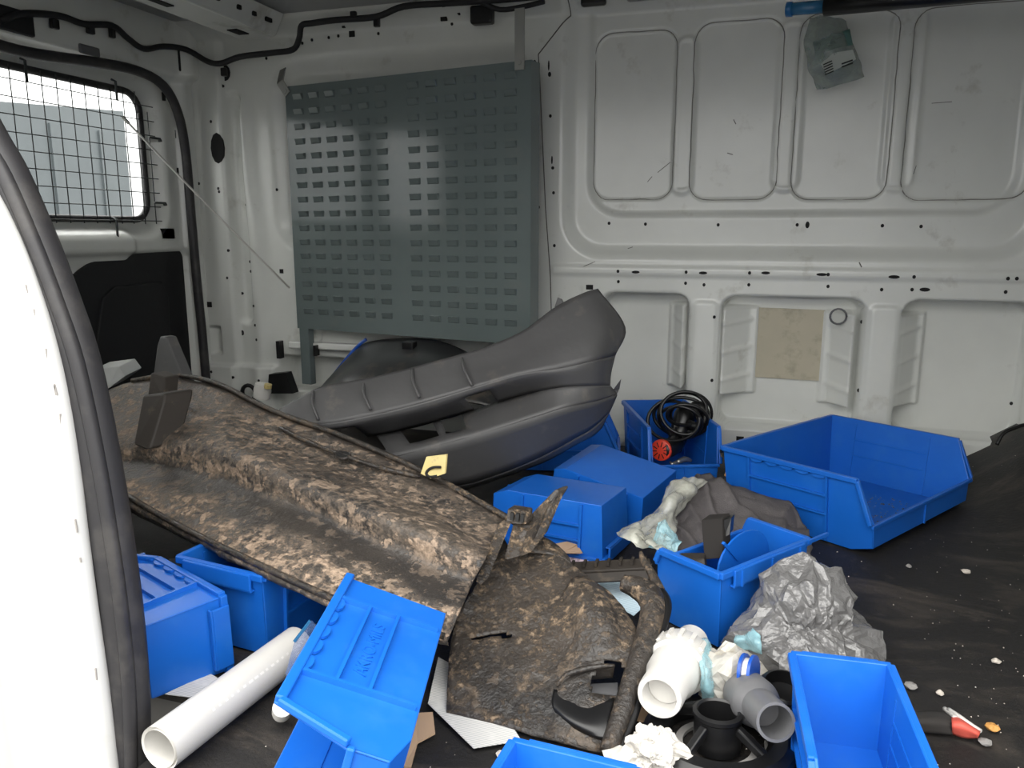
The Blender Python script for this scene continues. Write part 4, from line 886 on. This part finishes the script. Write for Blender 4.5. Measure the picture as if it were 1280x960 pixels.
lathe('spigot', [(.020, fl_ * .68), (.020, fl_ * .98), (.017, fl_ * 1.0), (.0001, fl_ * 1.0)], fa, fd, PVC, wf, 32)

gp = empty('pipe_reducer', (0.0237, 0.8283, 0.0000), 'grey plastic pipe reducer between the black flange and the empty bin', 'pipe fitting')
ga, gb = Vector((0.0104, 0.8450, 0.0353)), Vector((0.0396, 0.7500, 0.0659)); gd = gb - ga; gl = gd.length
lathe('socket', [(.0001, 0), (.022, 0), (.026, .002), (.0265, gl * .34), (.025, gl * .42), (.019, gl * .52)], ga, gd, GREYPVC, gp, 36)
lathe('spigot', [(.0195, gl * .50), (.0195, gl), (.0165, gl), (.0165, gl * .6), (.0001, gl * .6)], ga, gd, GREYPVC, gp, 36)
q = Vector((0.0165, 0.8450, 0.0493)); o = MB().box(q, (.012, .008, .010)).obj('price_sticker', CARD, gp, world=True)

bf = empty('floor_flange', (-0.0175, 0.7661, 0.0000), 'black plastic closet flange with an upright centre tube', 'pipe fitting')
ca = Vector((-0.0164, 0.7882, 0.0020))
tilt = Vector((-.02, .05, 1)).normalized()
lathe('outer_ring', [(.052, .014), (.053, .002), (.076, .0), (.080, .003), (.079, .012), (.072, .018), (.058, .019), (.052, .014)], ca, tilt, BLACKP, bf, 48)
lathe('centre_tube', [(.0205, .0), (.0205, .040), (.0225, .042), (.0265, .040), (.0265, .036), (.0245, .034), (.0255, .0)], ca, tilt, BLACKP, bf, 40)
for k in range(4):
    t = math.radians(60 + 90 * k); d = Vector((math.cos(t), math.sin(t), 0))
    MB().bar(ca + d * .024 + tilt * .030, ca + d * .060 + tilt * .014, .009, .010).obj('spoke', BLACKP, bf, world=True, bev=.002)
lathe('seat_ring', [(.036, .002), (.036, .006), (.044, .006), (.044, .002)], ca - tilt * .003, tilt, mat('grey_gasket', (.25, .24, .23), .6), bf, 40)

rl = empty('tape_spool', (0.0162, 0.9339, -0.0000), 'small blue spool with a white tape core beside crumpled plastic', 'spool')
ra_ = Vector((0.0055, 0.8450, 0.0620)); rd = Vector((.8, -.25, .1))
for h0, m_, r_ in ((0, TAPEB, .019), (.0105, TAPEB, .019)):
    lathe('flange', [(.0001, h0), (r_, h0), (r_, h0 + .0035), (.0001, h0 + .0035)], ra_, rd, m_, rl, 28)
lathe('tape', [(.0001, .003), (.0145, .003), (.0145, .011), (.0001, .011)], ra_, rd, PVC, rl, 28)
co = empty('rubber_bung', (0.0590, 0.8946, 0.0000), 'round black rubber bung behind the grey pipe reducer', 'bung')
lathe('shell', [(.0001, .0), (.026, .0), (.028, .003), (.028, .026), (.024, .028), (.022, .012), (.0001, .012)], Vector((0.0522, 0.8828, 0.0060)), (.1, -.2, 1), BLACKP, co, 32)
lathe('bead', [(.0285, .018), (.031, .021), (.0285, .024)], Vector((0.0522, 0.8828, 0.0060)), (.1, -.2, 1), BLACKP, co, 32)

# ------------------------------------------------------------------ corded tool in the bin
tl = empty('corded_tool', (-.20, 1.80, .01), 'black corded power tool with a red slotted disc, standing in a blue bin', 'power tool')
tube('handle', [(-0.1688, 1.7800, 0.0552), (-0.1609, 1.8000, 0.0793), (-0.1500, 1.8200, 0.1230), (-0.1410, 1.8300, 0.1500)], [.020, .022, .026, .018], BLACKP, tl, 14, 4)
tube('neck', [(-0.1621, 1.7800, 0.0710), (-0.1730, 1.7500, 0.0629), (-0.1891, 1.7350, 0.0618)], [.02, .02, .021], BLACKP, tl, 14, 3)
dc = Vector((-0.1918, 1.7280, 0.0616)); dn = Vector((-.15, -1, .1)).normalized()
rdisc = lathe('red_disc', [(.0001, .004), (.010, .005), (.023, .002), (.0245, -.002), (.0245, -.008), (.0001, -.008)], dc, dn, RED, tl, 36)
xx = dn.orthogonal().normalized(); yy = dn.cross(xx)
for k in range(10):
    t = 2 * math.pi * k / 10; r0 = xx * math.cos(t) + yy * math.sin(t)
    MB().bar(dc + dn * .0045 + r0 * .008, dc + dn * .0025 + r0 * .019, .0022, .002, dn).obj('disc_slot', HOLE, rdisc, world=True)
cc = Vector((-0.1520, 1.7800, 0.1319))
pts = []
for k in range(120):
    t = k * .36
    R_ = .046 + .017 * math.sin(k * .21)
    pts.append(cc + Vector((math.cos(t) * R_ * 1.1 + .012 * math.sin(k * .17), -.012 + .03 * math.sin(t * .5 + k * .05), math.sin(t) * R_ * .85 + .006 * math.cos(k * .3))))
tube('cord', [tuple(p) for p in pts], .0040, BLACKP, tl, 6, 3)
tube('cord_bundle', [(-0.1315, 1.8000, 0.1551), (-0.1129, 1.7900, 0.1547), (-0.1006, 1.7800, 0.1319), (-0.1172, 1.7800, 0.1083), (-0.1397, 1.7900, 0.1155)], [.008, .012, .012, .012, .008], BLACKP, tl, 10, 4)
wr = empty('spanner', (-0.1461, 1.7400, 0.0362), 'small chrome spanner head in the bin below the corded tool', 'tool')
tube('shank', [(-0.1557, 1.7300, 0.0363), (-0.1401, 1.7500, 0.0395), (-0.1266, 1.7600, 0.0341)], [.005, .007, .004], ZINC, wr, 8, 3)
tube('jaw', [(-0.1557, 1.7300, 0.0363), (-0.1652, 1.7200, 0.0347), (-0.1694, 1.7250, 0.0384)], [.005, .004, .002], ZINC, wr, 8, 3)

# ------------------------------------------------------------------ fleece, bags and litter
def folds(a, f, seed=0):
    def g(u, v, p):
        q = Vector(p) + Vector((seed, 0, 0))
        return a * (1.2 * (1 - 2 * abs(noise.noise(q * f))) + .5 * (1 - 2 * abs(noise.noise(q * f * 2.2))) - .6)
    return g
rows = [
 [(-0.1343, 1.4000, 0.0503), (-0.1107, 1.4400, 0.0892), (-0.0897, 1.4600, 0.1070), (-0.0631, 1.4600, 0.1001), (-0.0081, 1.4500, 0.0946), (0.0454, 1.4300, 0.0835), (0.0888, 1.4000, 0.0626), (0.1092, 1.3600, 0.0388)],
 [(-0.1499, 1.3400, 0.0454), (-0.1173, 1.3600, 0.0867), (-0.0875, 1.3900, 0.1129), (-0.0529, 1.3700, 0.1077), (-0.0091, 1.3700, 0.0975), (0.0394, 1.3600, 0.0827), (0.0783, 1.3300, 0.0636), (0.1069, 1.3000, 0.0422)],
 [(-0.1413, 1.2900, 0.0558), (-0.1138, 1.3000, 0.0811), (-0.0816, 1.3200, 0.1006), (-0.0457, 1.3000, 0.0913), (-0.0069, 1.3000, 0.0872), (0.0340, 1.2900, 0.0787), (0.0683, 1.2600, 0.0694), (0.1002, 1.2500, 0.0479)],
 [(-0.1208, 1.2500, 0.0589), (-0.0963, 1.2600, 0.0692), (-0.0715, 1.2700, 0.0739), (-0.0403, 1.2600, 0.0757), (-0.0049, 1.2500, 0.0726), (0.0295, 1.2350, 0.0691), (0.0626, 1.2150, 0.0652), (0.0926, 1.2000, 0.0545)],
 [(-0.1031, 1.2100, 0.0409), (-0.0842, 1.2200, 0.0475), (-0.0622, 1.2250, 0.0509), (-0.0348, 1.2200, 0.0536), (-0.0029, 1.2100, 0.0537), (0.0282, 1.2000, 0.0512), (0.0579, 1.1850, 0.0536), (0.0869, 1.1700, 0.0512)]]
def drape(u, v, p):
    q = Vector(p); w = noise.noise(q * 6)
    s = math.sin((u * 9 - v * 5 + w * 3.2) * 1.6)
    return .012 * (abs(s) ** .6 - .5) + .010 * (1 - 2 * abs(noise.noise(q * 9 + Vector((4, 1, 0))))) + .004 * (1 - 2 * abs(noise.noise(q * 26)))
fl2 = sheet('fleece_garment', rows, CLOTH, None, 12, 14, .006, drape)
tag(fl2, 'charcoal fleece garment heaped between the blue bins', 'garment'); own_origin(fl2)
roll = [Vector((0.0624, 1.2250, 0.0900)) + Vector((math.cos(t) * (.006 + t * .0028), -.01 + .001 * t, math.sin(t) * (.005 + t * .0022))) for t in np.linspace(0, 12.5, 40)]
tube('rolled_sleeve', [tuple(p) for p in roll], .0055, CLOTH, fl2, 8, 2).matrix_parent_inverse = Matrix.Translation(-fl2.location)

gb_ = crumple('bin_liner_bag', [((0.0757, 1.0080, 0.0780), (.062, .055, .056)), ((0.0314, 0.9731, 0.0300), (.045, .045, .038)), ((0.1488, 0.9990, 0.0260), (.044, .04, .034)), ((0.0870, 0.9604, 0.0300), (.07, .045, .036))], (0.0799, 0.9774, 0.0500), BAGGREY, None, 3, .17, 2, .0, 2)
tag(gb_, 'crumpled grey plastic bin liner on the black floor', 'bag'); own_origin(gb_)
b1_ = sheet('clear_bag', [[(-0.1290, 1.3300, 0.1128), (-0.1106, 1.3300, 0.1290), (-0.0843, 1.3400, 0.1256), (-0.0689, 1.3600, 0.1151)], [(-0.1442, 1.2800, 0.0961), (-0.1196, 1.2400, 0.1231), (-0.0956, 1.2600, 0.1163), (-0.0879, 1.3000, 0.0981)], [(-0.1645, 1.2200, 0.0815), (-0.1405, 1.1900, 0.0979), (-0.1167, 1.2000, 0.0970), (-0.1037, 1.2500, 0.0858)], [(-0.1771, 1.1700, 0.0771), (-0.1458, 1.1400, 0.0923), (-0.1231, 1.1500, 0.0964), (-0.1035, 1.2000, 0.0772)], [(-0.1529, 1.1400, 0.0863), (-0.1261, 1.1000, 0.0901), (-0.1086, 1.0900, 0.0865), (-0.0908, 1.1200, 0.0790)]], BAGCLEAR, None, 8, 8, .0012, folds(.008, 22, 3))
tag(b1_, 'clear yellowed plastic bag draped against the charcoal fleece', 'bag'); own_origin(b1_)
b3_ = sheet('plastic_cuff', [[(-0.1949, 1.1700, 0.0803), (-0.1831, 1.1900, 0.0836), (-0.1643, 1.2000, 0.0862)], [(-0.1830, 1.1450, 0.0807), (-0.1692, 1.1500, 0.0857), (-0.1509, 1.1600, 0.0841)], [(-0.1561, 1.1300, 0.0783), (-0.1463, 1.1300, 0.0756), (-0.1357, 1.1400, 0.0781)]], BAGCLEAR, None, 7, 6, .0012, folds(.005, 30, 9))
tag(b3_, 'small twisted clear bag corner next to the upturned bin', 'bag'); own_origin(b3_)
b2_ = crumple('blue_film_scrap', [((-0.1134, 1.1300, 0.0899), (.022, .018, .030))], (-0.1134, 1.1300, 0.0899), BAGBLUE, None, 2, .3, 5, None, 2)
tag(b2_, 'scrap of pale blue plastic film in the squat bin', 'plastic film'); own_origin(b2_)
b4_ = crumple('dirty_plastic_bag', [((-0.0131, 0.8633, 0.0360), (.036, .032, .046)), ((0.0148, 0.9519, 0.0200), (.038, .03, .026))], (-0.0046, 0.8901, 0.0260), mat('dirty_white_film', (.42, .405, .37), .35, dirt=(.30, .26, .2), dscale=30, dlo=.5, dhi=.7), None, 3, .22, 7, 0.0, 2)
tag(b4_, 'dirty white plastic bag crumpled between the white union and blue spool', 'bag'); own_origin(b4_)
b5_ = sheet('blue_film', [[(-0.0463, 0.8741, 0.0750), (-0.0365, 0.8945, 0.0700), (-0.0285, 0.8924, 0.0600)], [(-0.0406, 0.8306, 0.0600), (-0.0319, 0.8263, 0.0660), (-0.0205, 0.8491, 0.0550)], [(-0.0359, 0.8391, 0.0200), (-0.0269, 0.8355, 0.0220), (-0.0226, 0.8580, 0.0150)]], BAGBLUE, None, 6, 8, .001, folds(.004, 35, 2))
tag(b5_, 'strip of turquoise plastic film beside the white pipe union', 'plastic film'); own_origin(b5_)
b6_ = sheet('blue_film', [[(-0.0026, 0.9643, 0.0500), (0.0107, 0.9672, 0.0550), (0.0221, 0.9401, 0.0600)], [(-0.0056, 0.9436, 0.0450), (0.0094, 0.9391, 0.0520), (0.0244, 0.9261, 0.0550)], [(-0.0068, 0.9469, 0.0300), (0.0103, 0.9391, 0.0350), (0.0271, 0.9274, 0.0400)]], BAGBLUE, None, 6, 6, .001, folds(.004, 35, 12))
tag(b6_, 'turquoise film fold under the grey bin liner', 'plastic film'); own_origin(b6_)
ts = crumple('crumpled_tissue', [((-0.0794, 0.7370, 0.0180), (.030, .026, .024)), ((-0.1045, 0.7247, 0.0100), (.034, .018, .012)), ((-0.0571, 0.7367, 0.0120), (.020, .018, .018))], (-0.0813, 0.7342, 0.0140), PAPERW, None, 3, .28, 3, .0, 2)
tag(ts, 'crumpled white tissue on the floor beside the black flange', 'tissue'); own_origin(ts)
blk = empty('black_block', (-0.0387, 1.0600, 0.0935), 'square black foam block standing in the squat blue bin', 'block')
MB().prism([(-0.0623, 1.1050, 0.1376), (-0.0325, 1.1050, 0.1433), (-0.0278, 1.0800, 0.0937), (-0.0538, 1.0800, 0.0879)], (.010, .022, .002)).obj('body', mat('black_foam', (.009, .007, .006), .85), blk, world=True, bev=.002)
MB().prism([(-0.0302, 1.1050, 0.1412), (-0.0206, 1.1100, 0.1429), (-0.0214, 1.1000, 0.1225), (-0.0288, 1.1000, 0.1168)], (.004, .02, 0)).obj('tab', BLACKP, blk, world=True)
MB().prism([(-0.0974, 1.0700, 0.0888), (-0.0529, 1.0600, 0.0987), (-0.0496, 1.0500, 0.0869), (-0.0841, 1.0500, 0.0823)], (0, .03, -.004)).obj('base_pad', BROWNBAR, blk, world=True)
fq = Quaternion((0, 0, 1), 4.09)
dv = empty('bin_divider', Vector((-.015, 1.106, .004)) + fq @ Vector((0, .008, 0)), 'rounded blue bin divider standing inside the squat bin', 'divider', quat=fq)
arc = [(-.07, 0, 0)] + [(-.012 - .058 * math.cos(t), 0, .075 + .047 * math.sin(t)) for t in np.linspace(0, math.pi, 13)] + [(.046, 0, 0)]
plt_ = MB().prism(arc, (0, .003, 0)).obj('plate', BLUE, dv)
MB().bar((.040, .004, .118), (.006, .004, .085), .004, .004).obj('rib', BLUE, plt_)

def flat_paper(name, pts, m, label, cat='paper', th=.0008):
    o = MB().prism(pts, (0, 0, th)).obj(name, m)
    tag(o, label, cat); return own_origin(o)
flat_paper('printed_sheet', [(-0.3638, 0.8477, 0.0120), (-0.2983, 0.8217, 0.0080), (-0.2181, 0.7306, 0.0040), (-0.2630, 0.7025, 0.0040), (-0.3403, 0.7598, 0.0060)], PRINT, 'printed white sheet sticking out from under the muddy plate')
flat_paper('printed_sheet', [(-0.6490, 0.6882, 0.0030), (-0.6277, 0.7419, 0.0030), (-0.6112, 0.7359, 0.0030), (-0.6072, 0.7013, 0.0030), (-0.6173, 0.6913, 0.0030)], PRINT, 'small printed sheet under the bin by the door pillar')
flat_paper('blue_sheet', [(-0.2223, 1.0751, 0.0300), (-0.1734, 1.0961, 0.0300), (-0.1254, 1.0588, 0.0240), (-0.1417, 1.0168, 0.0200), (-0.1717, 1.0340, 0.0240)], PRINTB, 'pale blue printed sheet beneath the plastic rail')
flat_paper('pink_sheet', [(-0.3067, 1.2133, 0.0080), (-0.2730, 1.2597, 0.0080), (-0.2282, 1.2309, 0.0080), (-0.2595, 1.1873, 0.0080)], PINKP, 'pink printed sheet below the upturned bin')
flat_paper('cardboard_scrap', [(-0.3091, 1.2004, 0.0300), (-0.2532, 1.2507, 0.0300), (-0.2671, 1.2200, 0.0260), (-0.2540, 1.1976, 0.0240), (-0.2830, 1.1836, 0.0260)], CARD, 'brown cardboard scrap lying on the pink sheet', 'cardboard', .002)
flat_paper('cardboard_scrap', [(-0.1144, 0.8306, 0.0060), (-0.0597, 0.8510, 0.0060), (-0.0533, 0.8399, 0.0060), (-0.0870, 0.7980, 0.0060), (-0.1161, 0.8012, 0.0060)], CARD, 'torn cardboard under the white pipe union', 'cardboard', .002)
flat_paper('cardboard_scrap', [(-0.3427, 0.7318, 0.0100), (-0.3252, 0.7388, 0.0100), (-0.3103, 0.7102, 0.0060), (-0.3231, 0.6920, 0.0040), (-0.3135, 0.6546, 0.0040), (-0.3206, 0.6524, 0.0040)], CARD, 'torn cardboard strip between the tipped bin and printed sheet', 'cardboard', .002)
flat_paper('grey_scrap', [(-0.1671, 0.8283, 0.0200), (-0.1336, 0.8423, 0.0200), (-0.1291, 0.8165, 0.0200), (-0.1619, 0.8129, 0.0200)], GREYPVC, 'grey plastic scrap seen through the scoop opening', 'scrap', .003)
flat_paper('grey_rag', [(0.0319, 0.8033, 0.0040), (0.0570, 0.8283, 0.0040), (0.0593, 0.7715, 0.0040), (0.0358, 0.7577, 0.0040)], GREYBOX, 'grey rag under the empty upright bin', 'rag', .004)
dvp = empty('clear_divider', (-0.5274, 0.7635, -0.0000), 'clear bluish plastic divider standing at the pipe end', 'divider')
MB().prism([(-0.5000, 0.7379, 0.0698), (-0.4850, 0.7505, 0.0924), (-0.4700, 0.7367, 0.0956), (-0.4900, 0.7089, 0.0329), (-0.5000, 0.7169, 0.0406)], (.0015, .001, 0)).obj('pane', DIVIDER, dvp, world=True)
MB().bar((-0.5000, 0.7379, 0.0698), (-0.4850, 0.7505, 0.0924), .003, .003).obj('edge', BLUECLR, dvp, world=True)
knob = lathe('foot_knob', [(.0001, 0), (.010, 0), (.011, .004), (.011, .016), (.0001, .018)], (-0.4863, 0.6852, 0.0120), (.3, -.3, .6), PVC, None, 20)
tag(knob, 'small clear plastic knob under the corner of the tipped bin', 'knob')

gl_ = empty('work_glove', (0.2367, 0.9026, 0.0000), 'black work glove with red and white fingertips on the floor', 'glove')
sheet('palm', [[(0.1428, 0.8747, 0.0040), (0.1844, 0.9079, 0.0040), (0.2199, 0.9223, 0.0040), (0.2378, 0.9215, 0.0040)], [(0.1433, 0.8519, 0.0160), (0.1770, 0.8683, 0.0200), (0.2129, 0.8826, 0.0180), (0.2318, 0.8887, 0.0140)], [(0.1499, 0.8649, 0.0030), (0.1836, 0.8754, 0.0030), (0.2125, 0.8815, 0.0030), (0.2287, 0.8836, 0.0030)]], mat('black_knit', (.025, .022, .02), .9), gl_, 5, 5, .002)
sheet('fingertip', [[(0.2350, 0.9206, 0.0060), (0.2413, 0.9101, 0.0100), (0.2592, 0.8961, 0.0060)], [(0.2267, 0.8810, 0.0180), (0.2368, 0.8781, 0.0200), (0.2528, 0.8777, 0.0120)], [(0.2290, 0.8852, 0.0030), (0.2407, 0.8816, 0.0030), (0.2540, 0.8858, 0.0030)]], REDRUB, gl_, 5, 5, .002)
tube('white_piping', [(0.2314, 0.9180, 0.0120), (0.2373, 0.9010, 0.0160), (0.2465, 0.8918, 0.0140), (0.2578, 0.8911, 0.0080)], .0026, PVC, gl_, 8, 4)
tube('white_piping', [(0.2291, 0.9252, 0.0080), (0.2329, 0.9090, 0.0120), (0.2337, 0.8984, 0.0140)], .0028, PVC, gl_, 8, 4)

cb = empty('loose_cable', (0.5343, 1.8600, 0.1190), 'black cable arching over the raised mat by the wall', 'cable')
tube('lead', [(0.5008, 1.8600, 0.0970), (0.5128, 1.8700, 0.1201), (0.5352, 1.8800, 0.1317), (0.5610, 1.8900, 0.1383), (0.6000, 1.8900, 0.1342)], .004, BLACKP, cb, 8, 5)
of = MB().prism([(-0.0485, 1.6000, 0.0560), (-0.0392, 1.6200, 0.0748), (-0.0312, 1.6200, 0.0721), (-0.0285, 1.5800, 0.0472)], (.004, .02, 0)).obj('foam_wedge', ORANGE)
tag(of, 'orange foam wedge beside the widest bin', 'foam'); own_origin(of)
cw = crumple('wire_offcut', [((-0.0479, 1.6600, 0.0870), (.014, .012, .018))], (-0.0479, 1.6600, 0.0870), BLACKP, None, 2, .4, 2, None, 1)
tag(cw, 'tangle of dark wire offcuts between two bins', 'wire'); own_origin(cw)
wc = empty('bottle_cap', (-1.1364, 1.6000, 0.1546), 'white bottle with a yellow cap behind the liner', 'bottle')
lathe('bottle', [(.0001, 0), (.020, 0), (.021, .02), (.018, .035), (.0001, .035)], (-1.1368, 1.6000, 0.1486), (.2, 0, 1), PVC, wc, 20)
lathe('cap', [(.009, .03), (.009, .04), (.0001, .04)], (-1.1167, 1.5900, 0.1460), (.2, 0, 1), YELLOW, wc, 16)
cr = MB(); cr.prism([(-1.3970, 1.3600, 0.2440), (-1.3257, 1.3600, 0.2548), (-1.3087, 1.3600, 0.2344), (-1.3402, 1.3400, 0.2079), (-1.3771, 1.3400, 0.2093)], (.0, .05, .01))
cro = cr.obj('crushed_carton', mat('grey_white_card', (.45, .46, .45), .7), bev=.002); tag(cro, 'crushed grey-white carton behind the liner beside the door seal', 'carton'); own_origin(cro)
kn = crumple('white_knot', [((-1.3932, 1.3600, 0.2567), (.012, .012, .008))], (-1.3932, 1.3600, 0.2567), PVC, None, 2, .2, 4, None, 1)
tag(kn, 'small white plastic knob on the crushed carton', 'plastic'); own_origin(kn)
bt = empty('brown_tray', (-0.8456, 0.9771, 0.0000), 'grey cardboard sheet leaning behind the two shaded bins', 'cardboard')
MB().prism([(-0.8600, 0.9474, 0.0379), (-0.8600, 0.9939, 0.0255), (-0.8600, 0.9967, -0.0176), (-0.8600, 0.9472, -0.0092)], (-.004, .003, 0)).obj('sheet', GREYBOX, bt, world=True)

# grit on the floor: too small to count
rnd = random.Random(11)
gm = MB()
for k in range(420):
    x, y = (rnd.uniform(.1, .75), rnd.uniform(.75, 1.9)) if k < 260 else (rnd.uniform(-.9, .4), rnd.uniform(.6, 1.5))
    if k < 90: x, y = rnd.gauss(.36, .1), rnd.gauss(1.05, .14)
    s = rnd.choice((.0006, .0007, .0009, .0012, .0028 if k % 50 == 0 else .0009))
    if math.hypot(x - .10, y - 1.02) < .15: continue
    z0 = float(floor_z(x, y)) - .003
    q = [Vector((x + s * math.cos(a + k), y + s * 1.3 * math.sin(a + k), z0)) for a in (0, 2.1, 4.2)]
    gm.add(q + [Vector((x, y, z0 + s * 1.1))], [(0, 1, 3), (1, 2, 3), (2, 0, 3)])
go = gm.obj('floor_grit', STONE); tag(go, 'pale grit and crumbs scattered over the black mat', 'grit', kind='stuff')
gi = MB()
for k in range(240):
    u, v = rnd.uniform(-.13, .0), rnd.uniform(-.12, .12); s = rnd.uniform(.001, .0025)
    c, sn = math.cos(.995), math.sin(.995); x = .187 + v * c - u * sn; y = 1.632 + v * sn + u * c
    gi.add([Vector((x + s * math.cos(a + k), y + s * math.sin(a + k), .0034)) for a in (0, 2.1, 4.2)] + [Vector((x, y, .0034 + s))], [(0, 1, 3), (1, 2, 3), (2, 0, 3)])
tag(gi.obj('bin_grit', mat('brown_dirt', (.10, .08, .06), .9, dirt=(.5, .46, .4), dscale=40)), 'grit and dirt in the bottom of the widest bin', 'grit', kind='stuff')
PEB = [((0.3459, 1.3632, 0.0000), .006), ((0.2604, 1.3591, 0.0000), .004), ((0.2743, 0.9114, 0.0000), .007), ((0.2609, 0.8809, 0.0000), .006), ((0.2018, 0.9739, 0.0000), .007), ((0.2333, 0.9696, 0.0000), .004), ((-0.2306, 0.7047, 0.0000), .006), ((0.3170, 1.0706, 0.0000), .005)]
names = ['white crumb beside the widest bin', 'flat pale chip on the floor behind the grey bin liner', 'ochre pebble near the red glove tips', 'dark green pebble near the red glove tips', 'flat grey pebble between the empty bin and glove', 'pale pebble between the bin liner and glove', 'white plaster crumb by the door sill', 'small pale pebble far along the black mat']
for (q, s), lb in zip(PEB, names):
    o = crumple('pebble', [((q[0], q[1], s * .4), (s * 1.3, s, s * .6))], (q[0], q[1], s * .4), ORANGE if 'ochre' in lb else (GREYBOX if 'grey' in lb or 'dark' in lb else STONE), None, 2, .15, s * 1000, 0.0, 0)
    tag(o, lb, 'pebble', 'crumbs on the mat'); own_origin(o)
